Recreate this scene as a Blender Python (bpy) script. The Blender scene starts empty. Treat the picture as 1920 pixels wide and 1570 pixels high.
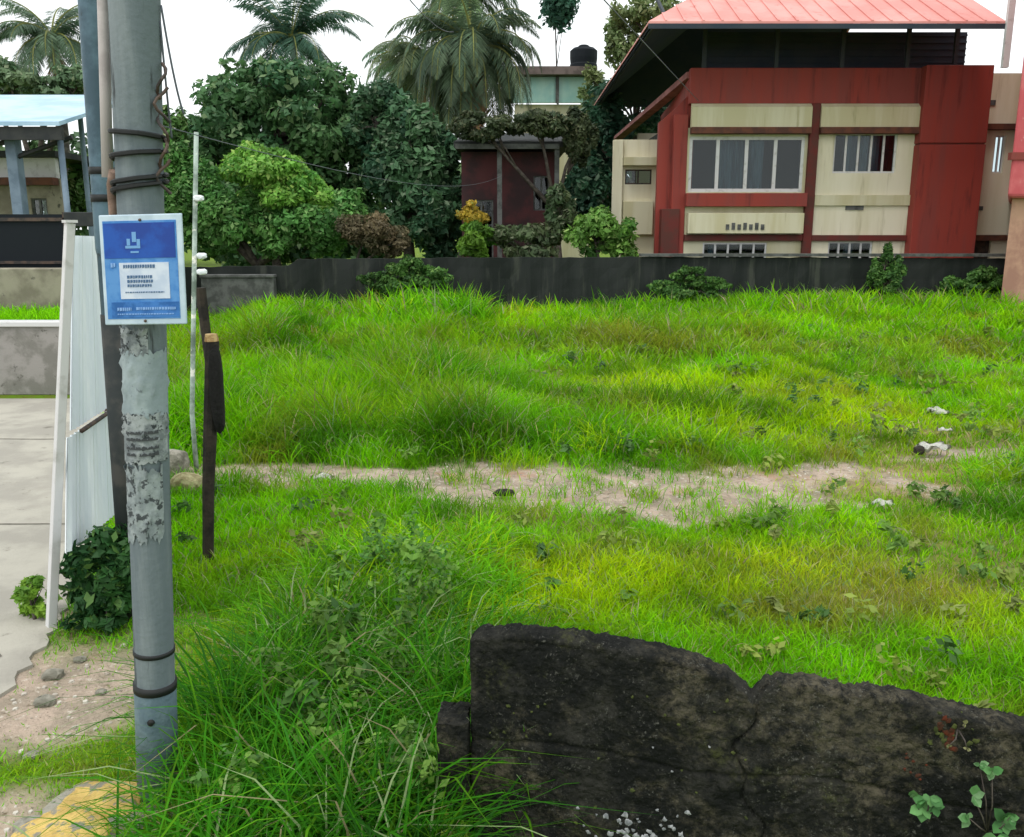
import bpy, bmesh, math, random
import numpy as np
from mathutils import Vector, Matrix

# ------------------------------------------------------------------ camera, sky, sun, exposure
scene = bpy.context.scene
CAM_H, PITCH, FPX = 2.4, math.radians(12.15), 1650.0
cam_d = bpy.data.cameras.new("camera"); cam = bpy.data.objects.new("camera", cam_d)
scene.collection.objects.link(cam); scene.camera = cam
cam.location = (0, 0, CAM_H); cam.rotation_euler = (math.radians(90) - PITCH, 0, 0)
cam_d.sensor_width = 36; cam_d.sensor_fit = 'HORIZONTAL'; cam_d.lens = 36 * FPX / 1920
cam_d.clip_start = 0.05; cam_d.clip_end = 2000
SUN_EL, SUN_AZ = math.radians(62), math.radians(215)      # azimuth clockwise from +Y
world = bpy.data.worlds.new("World"); scene.world = world; world.use_nodes = True
wn = world.node_tree; wn.nodes.clear()
sky = wn.nodes.new('ShaderNodeTexSky'); sky.sky_type = 'NISHITA'; sky.sun_disc = False
sky.sun_elevation = SUN_EL; sky.sun_rotation = SUN_AZ; sky.dust_density = 5; sky.air_density = 1.0
cl = wn.nodes.new('ShaderNodeMix'); cl.data_type = 'RGBA'; cl.inputs[0].default_value = 0.88
cl.inputs['B'].default_value = (11.5, 11.9, 12.0, 1)      # bright overcast cloud layer over the sky
wb = wn.nodes.new('ShaderNodeBackground'); wb.inputs[1].default_value = 0.105
wo = wn.nodes.new('ShaderNodeOutputWorld')
wn.links.new(sky.outputs[0], cl.inputs['A']); wn.links.new(cl.outputs['Result'], wb.inputs[0]); wn.links.new(wb.outputs[0], wo.inputs[0])
sl = bpy.data.lights.new("sun", 'SUN'); sl.energy = 0.9; sl.angle = math.radians(14); sl.color = (1, .96, .9)
so = bpy.data.objects.new("sun", sl); scene.collection.objects.link(so)
sd = Vector((math.sin(SUN_AZ) * math.cos(SUN_EL), math.cos(SUN_AZ) * math.cos(SUN_EL), math.sin(SUN_EL)))
so.rotation_euler = sd.to_track_quat('Z', 'Y').to_euler()
scene.view_settings.view_transform = 'Standard'; scene.view_settings.look = 'None'
scene.view_settings.gamma = 1; scene.view_settings.exposure = 0.33
scene.cycles.max_bounces = 8; scene.cycles.transparent_max_bounces = 8

# ------------------------------------------------------------------ helpers
C = scene.collection
rng = np.random.default_rng(7); R = random.Random(5)
cp, sp = math.cos(PITCH), math.sin(PITCH)
def ray(px, py):
    a = (px - 960) / FPX; b = (785 - py) / FPX
    return a, cp + b * sp, -sp + b * cp
def P(px, py, Y):            # point at distance Y seen at a photo pixel (used to survey the site)
    a, f, u = ray(px, py); t = Y / f
    return Vector((a * t, Y, CAM_H + u * t))
def G(px, py, z=0.0):        # point on the ground
    a, f, u = ray(px, py); t = (z - CAM_H) / u
    return Vector((a * t, f * t, z))

def setp(o, label=None, cat=None, group=None, kind=None):
    if label: o['label'] = label
    if cat: o['category'] = cat
    if group: o['group'] = group
    if kind: o['kind'] = kind
    return o
def thing(name, label, cat, loc=(0, 0, 0), group=None):
    o = bpy.data.objects.new(name, None); C.objects.link(o); o.location = loc; o.empty_display_size = .2
    return setp(o, label, cat, group)
def link_mesh(name, me, m, parent=None, world_coords=True):
    me.materials.append(m) if m else None
    o = bpy.data.objects.new(name, me); C.objects.link(o)
    if parent is not None:
        o.parent = parent
        if world_coords:
            w = Vector(parent.location); p = parent.parent
            while p is not None: w = w + Vector(p.location); p = p.parent
            o.location = -w
            # keep the part's own origin on the thing: shift mesh instead
            me.transform(Matrix.Translation(-w)); o.location = (0, 0, 0)
    return o
def from_bm(name, bm, m, parent=None, smooth=False, wc=True):
    me = bpy.data.meshes.new(name); bm.normal_update(); bm.to_mesh(me); bm.free()
    if smooth:
        for p in me.polygons: p.use_smooth = True
    return link_mesh(name, me, m, parent, wc)
def box(bm, x0, x1, y0, y1, z0, z1):
    v = [bm.verts.new(p) for p in ((x0,y0,z0),(x1,y0,z0),(x1,y1,z0),(x0,y1,z0),(x0,y0,z1),(x1,y0,z1),(x1,y1,z1),(x0,y1,z1))]
    for f in ((0,3,2,1),(4,5,6,7),(0,1,5,4),(1,2,6,5),(2,3,7,6),(3,0,4,7)): bm.faces.new([v[i] for i in f])
def bevel(bm, w, seg=1):
    bmesh.ops.bevel(bm, geom=list(bm.edges), offset=w, segments=seg, affect='EDGES', profile=.5, clamp_overlap=True)
def bx(name, m, parent, *b, bev=0.0):
    bm = bmesh.new()
    for i in range(0, len(b), 6): box(bm, *b[i:i+6])
    if bev: bevel(bm, bev)
    return from_bm(name, bm, m, parent)
def prism(bm, pts, ext):     # polygon pts (Vectors) extruded by vector ext
    a = [bm.verts.new(p) for p in pts]; b = [bm.verts.new(Vector(p) + Vector(ext)) for p in pts]
    bm.faces.new(a); bm.faces.new(b[::-1]); n = len(a)
    for i in range(n): bm.faces.new((a[i], b[i], b[(i+1) % n], a[(i+1) % n]))
    bmesh.ops.recalc_face_normals(bm, faces=list(bm.faces))
def tube(bm, pts, rad, seg=10, caps=True, jit=0.0):
    pts = [Vector(p) for p in pts]; n = len(pts)
    if not isinstance(rad, (list, tuple)): rad = [rad] * n
    prev = None; up = Vector((0, 0, 1))
    for i, p in enumerate(pts):
        d = (pts[min(i+1, n-1)] - pts[max(i-1, 0)])
        d = d.normalized() if d.length > 1e-9 else Vector((0, 0, 1))
        a = d.cross(Vector((0, 1, 0))) if abs(d.y) < .9 else d.cross(Vector((1, 0, 0)))
        a.normalize(); b = d.cross(a)
        ring = []
        for k in range(seg):
            t = 2 * math.pi * k / seg; r = rad[i] * (1 + (R.uniform(-jit, jit) if jit else 0))
            ring.append(bm.verts.new(p + a * (r * math.cos(t)) + b * (r * math.sin(t))))
        if prev:
            for k in range(seg): bm.faces.new((prev[k], prev[(k+1) % seg], ring[(k+1) % seg], ring[k]))
        elif caps: bm.faces.new(ring[::-1])
        prev = ring
    if caps: bm.faces.new(prev)
def tube_obj(name, m, parent, pts, rad, seg=10, smooth=True, jit=0.0):
    bm = bmesh.new(); tube(bm, pts, rad, seg, True, jit); bmesh.ops.recalc_face_normals(bm, faces=list(bm.faces))
    return from_bm(name, bm, m, parent, smooth)
def np_mesh(name, verts, quads=None, tris=None, col=None):
    me = bpy.data.meshes.new(name); nv = len(verts)
    me.vertices.add(nv); me.vertices.foreach_set('co', np.asarray(verts, np.float32).ravel())
    q = np.zeros((0, 4), np.int32) if quads is None else np.asarray(quads, np.int32)
    t = np.zeros((0, 3), np.int32) if tris is None else np.asarray(tris, np.int32)
    me.loops.add(q.size + t.size); me.loops.foreach_set('vertex_index', np.concatenate([q.ravel(), t.ravel()]))
    me.polygons.add(len(q) + len(t))
    st = np.concatenate([np.arange(len(q)) * 4, q.size + np.arange(len(t)) * 3]).astype(np.int32)
    me.polygons.foreach_set('loop_start', st)
    if col is not None:
        a = me.color_attributes.new('tint', 'FLOAT_COLOR', 'POINT')
        c = np.ones((nv, 4), np.float32); c[:, :3] = col; a.data.foreach_set('color', c.ravel())
    me.update(); me.validate(); return me

_lat = rng.random((256, 256))
def vnoise(x, y, s=1.0, seed=0):
    x = np.asarray(x) * s + seed * 17.3 + 1000; y = np.asarray(y) * s + seed * 9.1 + 1000
    xi = np.floor(x).astype(int); yi = np.floor(y).astype(int); fx = x - xi; fy = y - yi
    fx = fx * fx * (3 - 2 * fx); fy = fy * fy * (3 - 2 * fy)
    g = lambda i, j: _lat[i & 255, j & 255]
    return (g(xi, yi) * (1-fx) + g(xi+1, yi) * fx) * (1-fy) + (g(xi, yi+1) * (1-fx) + g(xi+1, yi+1) * fx) * fy
def fbm(x, y, s=1.0, seed=0):
    return (vnoise(x, y, s, seed) + .5 * vnoise(x, y, 2*s, seed+1) + .25 * vnoise(x, y, 4*s, seed+2)) / 1.75

# ------------------------------------------------------------------ materials
def lin(r, g, b):
    f = lambda c: ((c/255 + .055) / 1.055) ** 2.4 if c > 10 else c / 255 / 12.92
    return (f(r), f(g), f(b))
def mat(name, col, rough=.7, col2=None, scale=3.0, col3=None, scale3=18.0, thr=(.4, .6), thr3=(.6, .7), bump=.0, bscale=40, metal=0, streak=False, detail=6, spec=.35, dist=0.0):
    m = bpy.data.materials.new(name); m.use_nodes = True; nt = m.node_tree; N = nt.nodes; L = nt.links
    b = N['Principled BSDF']; b.inputs['Roughness'].default_value = rough; b.inputs['Metallic'].default_value = metal
    b.inputs['Specular IOR Level'].default_value = spec
    b.inputs['Base Color'].default_value = (*col, 1)
    if not (col2 or col3 or bump): return m
    g = N.new('ShaderNodeNewGeometry'); src = g.outputs['Position']
    mp = N.new('ShaderNodeMapping'); L.new(src, mp.inputs[0])
    if streak: mp.inputs['Scale'].default_value = (1, 1, .10)
    cur = None
    for c, s, th, k in ((col2, scale, thr, 0), (col3, scale3, thr3, 1)):
        if not c: continue
        n = N.new('ShaderNodeTexNoise'); n.inputs['Scale'].default_value = s; n.inputs['Detail'].default_value = detail; n.inputs['Roughness'].default_value = .62
        n.inputs['Distortion'].default_value = dist
        L.new(mp.outputs[0], n.inputs['Vector'])
        r = N.new('ShaderNodeMapRange'); r.interpolation_type = 'SMOOTHSTEP'; r.inputs[1].default_value = th[0]; r.inputs[2].default_value = th[1]; L.new(n.outputs[0], r.inputs[0])
        x = N.new('ShaderNodeMix'); x.data_type = 'RGBA'; L.new(r.outputs[0], x.inputs[0])
        if cur: L.new(cur, x.inputs['A'])
        else: x.inputs['A'].default_value = (*col, 1)
        x.inputs['B'].default_value = (*c, 1); cur = x.outputs['Result']
    if cur: L.new(cur, b.inputs['Base Color'])
    if bump:
        n = N.new('ShaderNodeTexNoise'); n.inputs['Scale'].default_value = bscale; n.inputs['Detail'].default_value = 5; L.new(src, n.inputs['Vector'])
        bp = N.new('ShaderNodeBump'); bp.inputs['Strength'].default_value = bump; bp.inputs['Distance'].default_value = .02
        L.new(n.outputs[0], bp.inputs['Height']); L.new(bp.outputs[0], b.inputs['Normal'])
    return m
def leaf_mat(name, rough=.55, trans=.35, spec=.3, ncol=.35, nscale=1.2, gain=(1, 1, 1)):
    """leaf surface: colour from the per-leaf tint attribute, varied by noise, a little light passing through"""
    m = bpy.data.materials.new(name); m.use_nodes = True; nt = m.node_tree; N = nt.nodes; L = nt.links
    b = N['Principled BSDF']; b.inputs['Roughness'].default_value = rough; b.inputs['Specular IOR Level'].default_value = spec
    at = N.new('ShaderNodeAttribute'); at.attribute_name = 'tint'
    g = N.new('ShaderNodeNewGeometry')
    n = N.new('ShaderNodeTexNoise'); n.inputs['Scale'].default_value = nscale; n.inputs['Detail'].default_value = 4; L.new(g.outputs['Position'], n.inputs['Vector'])
    r = N.new('ShaderNodeMapRange'); r.inputs[1].default_value = .3; r.inputs[2].default_value = .7; r.inputs[3].default_value = 1 - ncol; r.inputs[4].default_value = 1 + ncol; L.new(n.outputs[0], r.inputs[0])
    k_ = N.new('ShaderNodeVectorMath'); k_.operation = 'MULTIPLY'; k_.inputs[1].default_value = gain; L.new(at.outputs['Color'], k_.inputs[0])
    x = N.new('ShaderNodeVectorMath'); x.operation = 'SCALE'; L.new(k_.outputs[0], x.inputs[0]); L.new(r.outputs[0], x.inputs['Scale'])
    L.new(x.outputs[0], b.inputs['Base Color'])
    t = N.new('ShaderNodeBsdfTranslucent'); L.new(x.outputs[0], t.inputs[0])
    ms = N.new('ShaderNodeMixShader'); ms.inputs[0].default_value = trans; L.new(b.outputs[0], ms.inputs[1]); L.new(t.outputs[0], ms.inputs[2])
    L.new(ms.outputs[0], N['Material Output'].inputs[0]); return m

M = dict(
 leaf=leaf_mat('leaf', gain=(2.0, 1.75, 1.55)), grass=leaf_mat('grass', .7, .4, .12, .22, .9),
 bark=mat('bark', (.10,.085,.07), .9, (.05,.04,.035), 9, bump=.5),
 palm_bark=mat('palm_bark', (.12,.115,.10), .9, (.06,.055,.05), 7, bump=.5),
 red=mat('red_paint', lin(142,56,46), .7, lin(128,60,54), 1.4, lin(96,42,38), 5, thr3=(.54,.74), streak=True, bump=.06),
 darkred=mat('dark_red_paint', lin(100,36,30), .65, lin(84,44,36), 2.5, bump=.06),
 brown=mat('brown_trim', lin(104,62,44), .7, lin(80,50,40), 3),
 cream=mat('cream_paint', lin(224,219,196), .7, lin(210,204,174), .9, lin(172,164,130), 3, thr3=(.55,.75), streak=True, bump=.05),
 yellowcream=mat('ochre_cream_paint', lin(190,184,148), .7, lin(204,200,172), 1.5, lin(150,142,104), 4, thr3=(.6,.8), streak=True),
 pinkroof=mat('faded_red_roof_sheet', lin(208,138,130), .6, lin(218,154,146), .7, lin(196,122,114), 3, thr3=(.58,.72)),
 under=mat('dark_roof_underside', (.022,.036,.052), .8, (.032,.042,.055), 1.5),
 glass=mat('window_glass', (.012,.02,.022), .12, spec=.6),
 curtain=mat('curtain', lin(96,112,122), .8, lin(66,78,88), 6, streak=True),
 white=mat('white_paint', lin(206,206,206), .55, lin(170,170,165), 6, thr=(.5,.75), bump=.05),
 panel=mat('weathered_white_sheet', lin(232,238,240), .6, lin(208,218,224), 1.2, lin(150,132,116), 3.5, thr3=(.62,.76), streak=True, metal=0, bump=.08),
 steel=mat('blue_grey_steel', lin(92,118,132), .5, lin(64,86,98), 3, lin(46,56,60), 9, thr3=(.6,.7), metal=.1, bump=.1),
 concpole=mat('grey_concrete_pole', lin(124,134,136), .85, lin(98,110,114), 5, lin(58,64,66), 16, thr3=(.57,.66), bump=.18, streak=True),
 sleeve=mat('blue_grey_pole_paint', lin(88,108,118), .7, lin(110,130,136), 4, lin(36,50,60), 8, thr3=(.62,.7), bump=.3),
 paper=mat('torn_paper', lin(146,156,156), .85, lin(120,130,132), 14, lin(66,72,74), 30, thr3=(.54,.60), bump=.25),
 dark=mat('dark_strap', (.012,.014,.014), .6),
 darkmetal=mat('dark_rusty_metal', (.035,.03,.028), .6, (.09,.06,.045), 8, bump=.2),
 wood=mat('weathered_wood', lin(52,46,38), .85, lin(30,28,24), 8, bump=.4),
 palewood=mat('cut_pale_wood', lin(186,160,112), .8, lin(140,110,70), 20),
 rock=mat('grey_rubble', lin(150,146,134), .9, lin(110,108,96), 9, lin(74,76,62), 30, bump=.6),
 yellow=mat('yellow_paint_chipped', lin(208,178,104), .85, lin(186,156,88), 9, lin(134,130,116), 11, thr3=(.52,.59), bump=.5),
 black=mat('black_plastic', (.008,.012,.016), .7, spec=.2),
 mint=mat('mint_sheet', lin(176,214,202), .5, lin(158,204,196), 1.2),
 maroon=mat('maroon_wall', lin(78,40,42), .8, lin(52,34,36), 1.2, bump=.1),
 slate=mat('dark_slate_roof', (.018,.022,.024), .7, (.035,.038,.036), 2),
 greytrim=mat('grey_trim', lin(96,98,96), .8, lin(70,72,70), 4),
 beige=mat('beige_wall', lin(150,144,128), .85, lin(120,114,100), 1.5, lin(84,82,74), 5, bump=.1),
 greywall=mat('grey_rendered_wall', lin(150,146,142), .85, lin(122,120,114), 3, lin(96,94,88), 9, bump=.2),
 blueroof=mat('pale_blue_roof_sheet', lin(176,206,226), .45, lin(150,184,208), 1.1),
 bluegrey=mat('blue_grey_column_paint', lin(122,140,156), .7, lin(100,118,134), 2),
 pinkwall=mat('pink_painted_wall', lin(206,112,114), .7, lin(188,84,90), .8, lin(206,134,132), 3),
 peach=mat('peach_wall', lin(186,146,124), .8, lin(160,120,104), 1.5),
 signblue=mat('sign_blue', lin(2,58,146), .5, lin(8,78,170), 9, spec=.5),
 signpale=mat('sign_pale_blue', lin(60,122,190), .5, lin(88,144,204), 14),
 signwhite=mat('sign_white', lin(206,216,230), .4, lin(186,200,220), 12),
 signtext=mat('sign_dark_print', lin(74,104,140), .5),
 litter=mat('white_plastic_litter', lin(226,226,218), .5),
)
# black mossy concrete of the near wall
def mossy():
    m = mat('black_mossy_concrete', (.012,.013,.011), .95, spec=.12, bump=1.0, bscale=42)
    nt = m.node_tree; N = nt.nodes; L = nt.links; b = N['Principled BSDF']
    g = N.new('ShaderNodeNewGeometry')
    def noise(scale, lo, hi, detail=9, rough=.78, off=0):
        mp = N.new('ShaderNodeMapping'); mp.inputs['Location'].default_value = (off, off * .7, 0); L.new(g.outputs['Position'], mp.inputs[0])
        n = N.new('ShaderNodeTexNoise'); n.inputs['Scale'].default_value = scale; n.inputs['Detail'].default_value = detail; n.inputs['Roughness'].default_value = rough; L.new(mp.outputs[0], n.inputs['Vector'])
        r = N.new('ShaderNodeMapRange'); r.interpolation_type = 'SMOOTHSTEP'; r.inputs[1].default_value = lo; r.inputs[2].default_value = hi; L.new(n.outputs[0], r.inputs[0]); return r.outputs[0]
    def mul(a, b_):
        x = N.new('ShaderNodeMath'); x.operation = 'MULTIPLY'; L.new(a, x.inputs[0]); L.new(b_, x.inputs[1]); return x.outputs[0]
    def mixc(f, base, col):
        x = N.new('ShaderNodeMix'); x.data_type = 'RGBA'; L.new(f, x.inputs[0])
        if isinstance(base, tuple): x.inputs['A'].default_value = (*base, 1)
        else: L.new(base, x.inputs['A'])
        x.inputs['B'].default_value = (*col, 1); return x.outputs['Result']
    c = mixc(noise(5, .45, .6), (.009,.010,.009), (.026,.026,.022))
    c = mixc(mul(noise(2.0, .48, .62, off=3), noise(17, .40, .60)), c, (.085,.076,.052))
    c = mixc(mul(noise(3.1, .5, .64, off=8), noise(30, .45, .6)), c, (.050,.054,.022))
    c = mixc(mul(noise(4, .45, .6, off=5), noise(60, .55, .63)), c, (.11,.11,.095))
    c = mixc(noise(90, .66, .72, 4), c, (.14,.14,.13))
    c = mixc(noise(26, .62, .70, 6, off=2), c, (.004,.005,.004))
    L.new(c, b.inputs['Base Color']); return m
M['moss'] = mossy()
M['wleaf'] = leaf_mat('wall_plant_leaf', .6, .25, .2, .4, 25)

# ------------------------------------------------------------------ the lie of the land
def sstep(a, b, x): t = np.clip((x - a) / (b - a), 0, 1); return t * t * (3 - 2 * t)
def H(x, y):
    x = np.asarray(x, float); y = np.asarray(y, float)
    inlot = sstep(.2, 1.5, x + 2.6 + .3 * np.clip(y - 5.3, 0, 30)) * sstep(3.5, 6, y) * (1 - sstep(21, 24, y))
    hump = .62 * (fbm(x, y, .33, 3) - .5) * sstep(8.6, 11, y) + .10 * (fbm(x, y, 1.3, 9) - .5)
    rise = .38 * sstep(10, 19, y)
    return inlot * (hump + rise) + .03 * (fbm(x, y, 2.5, 5) - .5) * sstep(-2.6, -2.0, x)
def path_mask(x, y):
    x = np.asarray(x, float); y = np.asarray(y, float)
    cy = np.interp(x, [-4, -2.4, -1.3, -.4, .9, 2.2, 3.2, 5.0, 8], [8.55, 8.5, 8.35, 8.15, 7.95, 7.95, 8.0, 8.9, 10.2])
    hw = np.interp(x, [-4, -2.4, -1.3, -.4, .9, 2.2, 3.2, 5.0, 8], [.36, .42, .62, .86, .88, .80, .72, .85, .8])
    w = (fbm(x, y, 1.7, 12) - .5) * 1.15 + (fbm(x, y, 5, 14) - .5) * 1.1
    m = 1 - sstep(.65, 1.25, np.abs(y - cy) / hw + w * .8)
    patchy = sstep(2.4, 3.6, x); m = m * (1 - patchy * (1 - sstep(.42, .62, fbm(x, y, 1.5, 31))))
    return m
def verge_mask(x, y):     # bare ground of the verge around the pole and beside the road
    x = np.asarray(x, float); y = np.asarray(y, float)
    e = -1.98 + .5 * (fbm(x, y, 2.2, 40) - .5)
    d = (1 - sstep(-.15, .22, x - e)) * (1 - sstep(5.0, 5.5, y + .5 * (fbm(x, y, 2, 44) - .5)))
    strip = np.exp(-((y - (3.62 + .22 * (x + 2))) / .17) ** 2)        # a strip of grass crossing the verge
    strip2 = np.exp(-((y - 4.95) / .25) ** 2) * .8
    right = sstep(-2.1, -1.55, x)
    return d * (1 - np.clip(strip * 1.15 + strip2 + .5 * right * sstep(.4, .6, fbm(x, y, 6, 41)), 0, 1)) 
def dry_mask(x, y):       # thin dry patches in the lot
    x = np.asarray(x, float); y = np.asarray(y, float)
    b = lambda cx, cy, rx, ry: np.exp(-((x - cx) / rx) ** 2 - ((y - cy) / ry) ** 2)
    s = 1.0 * b(3.9, 8.2, 1.5, 1.0) + .55 * b(5.0, 10.0, 1.6, .8) + .5 * b(2.7, 11.6, .7, .5) + .45 * b(.4, 7.0, .8, .35) + .4 * b(2.2, 12.2, 1.2, .35) + .4 * b(2.4, 5.4, .8, .4) + .55 * b(-1.35, 6.6, .35, .5) + .45 * b(3.3, 6.0, .9, .8)
    return np.clip(s * (.5 + 1.1 * fbm(x, y, 2.6, 55)), 0, 1)

# ground sheet
xs = np.concatenate([[-400, -200, -100, -60, -40, -30, -24, -20], np.arange(-17, 17.01, .14), [20, 24, 30, 40, 60, 100, 200, 400]])
ys = np.concatenate([[-60, -30, -15, -8, -4, -2], np.arange(0, 14, .1), np.arange(14, 26.5, .25), [28, 32, 40, 60, 100, 200, 500]])
X, Y = np.meshgrid(xs, ys); Z = H(X, Y)
nx, ny = len(xs), len(ys)
idx = np.arange(nx * ny).reshape(ny, nx)
quads = np.stack([idx[:-1, :-1], idx[:-1, 1:], idx[1:, 1:], idx[1:, :-1]], -1).reshape(-1, 4)
bare = np.maximum(path_mask(X, Y), verge_mask(X, Y)); dryv = dry_mask(X, Y)
col = np.stack([bare, dryv, verge_mask(X, Y)], -1).reshape(-1, 3)
me = np_mesh('ground', np.stack([X, Y, Z], -1).reshape(-1, 3), quads, None, col)
for p in me.polygons: p.use_smooth = True
gm = bpy.data.materials.new('ground_soil'); gm.use_nodes = True; nt = gm.node_tree; N = nt.nodes; L = nt.links
at = N.new('ShaderNodeAttribute'); at.attribute_name = 'tint'; sep = N.new('ShaderNodeSeparateColor'); L.new(at.outputs['Color'], sep.inputs[0])
gg = N.new('ShaderNodeNewGeometry')
def gnoise(s, lo, hi, d=6):
    n = N.new('ShaderNodeTexNoise'); n.inputs['Scale'].default_value = s; n.inputs['Detail'].default_value = d; n.inputs['Roughness'].default_value = .65; L.new(gg.outputs['Position'], n.inputs['Vector'])
    r = N.new('ShaderNodeMapRange'); r.interpolation_type = 'SMOOTHSTEP'; r.inputs[1].default_value = lo; r.inputs[2].default_value = hi; L.new(n.outputs[0], r.inputs[0]); return r.outputs[0]
def gmix(f, a, b):
    x = N.new('ShaderNodeMix'); x.data_type = 'RGBA'
    if isinstance(f, float): x.inputs[0].default_value = f
    else: L.new(f, x.inputs[0])
    for k, v in (('A', a), ('B', b)):
        if isinstance(v, tuple): x.inputs[k].default_value = (*v, 1)
        else: L.new(v, x.inputs[k])
    return x.outputs['Result']
soil = gmix(gnoise(3.5, .4, .6), lin(176,158,142), lin(148,136,120))
soil = gmix(gnoise(22, .56, .68), soil, lin(196,186,172)); soil = gmix(gnoise(14, .58, .7), soil, lin(112,98,80)); soil = gmix(gnoise(45, .6, .68), soil, lin(96,88,76))
soil = gmix(gnoise(1.1, .55, .7), soil, lin(178,134,112))
turf = gmix(gnoise(5, .4, .6), (.11,.22,.008), (.13,.16,.02)); turf = gmix(gnoise(20, .55, .7), turf, (.05,.08,.012))
dryc = gmix(gnoise(9, .4, .65), lin(150,140,84), lin(120,104,74))
gc = gmix(sep.outputs[1], turf, dryc); gc = gmix(sep.outputs[0], gc, soil)
b = N['Principled BSDF']; b.inputs['Roughness'].default_value = .95; b.inputs['Specular IOR Level'].default_value = .15; L.new(gc, b.inputs['Base Color'])
n = N.new('ShaderNodeTexNoise'); n.inputs['Scale'].default_value = 30; n.inputs['Detail'].default_value = 6; L.new(gg.outputs['Position'], n.inputs['Vector'])
bp = N.new('ShaderNodeBump'); bp.inputs['Strength'].default_value = .9; bp.inputs['Distance'].default_value = .03; L.new(n.outputs[0], bp.inputs['Height']); L.new(bp.outputs[0], b.inputs['Normal'])
o = link_mesh('ground', me, gm); setp(o, kind='structure', label='soil of the vacant lot and the verge')

# concrete road on the left
bm = bmesh.new(); ed = [(-2.55,-6),(-2.75,2.5),(-2.66,4.3),(-2.85,5.2),(-3.3,6.6),(-4.1,9),(-5.1,12.4)]
va = []
for i, (x, y) in enumerate(ed): va.append((x, y))
pts = []
for i in range(len(va) - 1):
    for k in range(12):
        t = k / 12; x = va[i][0] + (va[i+1][0] - va[i][0]) * t; y = va[i][1] + (va[i+1][1] - va[i][1]) * t
        pts.append((x + R.uniform(-.035, .035), y))
pts.append(va[-1])
prev = None
for x, y in pts:
    r = [bm.verts.new((x, y, .019)), bm.verts.new((x - .05, y, .024)), bm.verts.new((-9.5, y, .024)), bm.verts.new((x, y, -.1))]
    if prev:
        bm.faces.new((prev[1], prev[2], r[2], r[1])); bm.faces.new((prev[0], prev[1], r[1], r[0])); bm.faces.new((prev[3], prev[0], r[0], r[3]))
    prev = r
bmesh.ops.recalc_face_normals(bm, faces=list(bm.faces))
rd = from_bm('road', bm, mat('pale_road_concrete', lin(172,168,156), .85, lin(152,148,138), 1.2, lin(116,112,102), 5, thr3=(.6,.75), bump=.2))
setp(rd, kind='structure', label='pale concrete lane')
M['joint'] = mat('joint_grit', lin(88,84,76), .95, lin(116,112,102), 20)
for jy, xe in ((3.9, -2.74), (6.9, -3.45), (9.9, -4.5)):
    bm = bmesh.new(); pts = [(xe - (9.4 + xe) * i / 30, jy + R.uniform(-.008, .008)) for i in range(31)]
    for (xa, y_a), (xb, y_b) in zip(pts, pts[1:]): bm.faces.new([bm.verts.new(v) for v in ((xb, y_b - .011, .028), (xa, y_a - .011, .028), (xa, y_a + .011, .028), (xb, y_b + .011, .028))])
    bmesh.ops.remove_doubles(bm, verts=list(bm.verts), dist=1e-4); from_bm('expansion_joint', bm, M['joint'], rd)
bm = bmesh.new(); p = Vector((-2.9, 4.6)); pr = None
for i in range(46):
    w_ = .006 * (1 - i / 46) + .002; q = (bm.verts.new((p.x, p.y - w_, .0275)), bm.verts.new((p.x, p.y + w_, .0275)))
    if pr: bm.faces.new((pr[0], pr[1], q[1], q[0]))
    pr = q; p = p + Vector((-.09, .03 + R.uniform(-.07, .09)))
from_bm('crack', bm, M['joint'], rd)

# ------------------------------------------------------------------ grass
GREEN = np.array([.21,.56,.003]); LIME = np.array([.48,.68,.003]); DEEP = np.array([.035,.19,.006]); OLIVE = np.array([.28,.29,.03]); PALE = np.array([.33,.44,.20]); STRAW = np.array([.42,.37,.20])
def blobs(x, y, lst):
    s = 0
    for cx, cy, rx, ry, a in lst: s = s + a * np.exp(-((x - cx) / rx) ** 2 - ((y - cy) / ry) ** 2)
    return s
def gb(l):        # patches surveyed from the photograph onto the ground: (px, py, rx_m, ry_m, amount)
    out = []
    for px, py, rx, ry, a in l: g = G(px, py); out.append((g.x, g.y, rx, ry, a))
    return out
DARKP = gb([(510,700,.6,1.5,.9),(800,755,.8,1.0,.8),(930,850,1.3,.35,1.0),(620,855,.6,.25,.7),(1300,790,1.1,.5,.9),(830,560,.5,1.6,.8),(1870,960,.5,.8,.7),(1850,940,.5,.5,.5),(980,610,1.0,1.0,.6),(450,915,.25,.2,.5)])  # deeper green clumps; strip behind the path paints in its tall edge's shade
OLIVEP = gb([(1200,690,1.8,.9,1.1),(1480,770,.5,.4,.6),(1800,600,1.5,1.2,.6),(1700,690,1.5,.8,.6),(1750,1130,.5,.35,.7),(1150,1045,.5,.3,.35),(1400,1060,.7,.35,.3),(940,630,.5,.8,.6),(700,1050,.4,.3,.4),(1650,860,1.3,.6,.5)])
LIMEP = gb([(1600,780,2.6,1.8,.8),(560,590,1.2,3.0,.5),(1000,640,1.6,2.0,.45),(1300,1100,1.9,.8,.9),(950,1100,.8,.7,.7),(1500,900,.9,.4,.8),(1100,740,1.5,.8,.5),(1650,1120,.8,.5,.6)])
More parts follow.
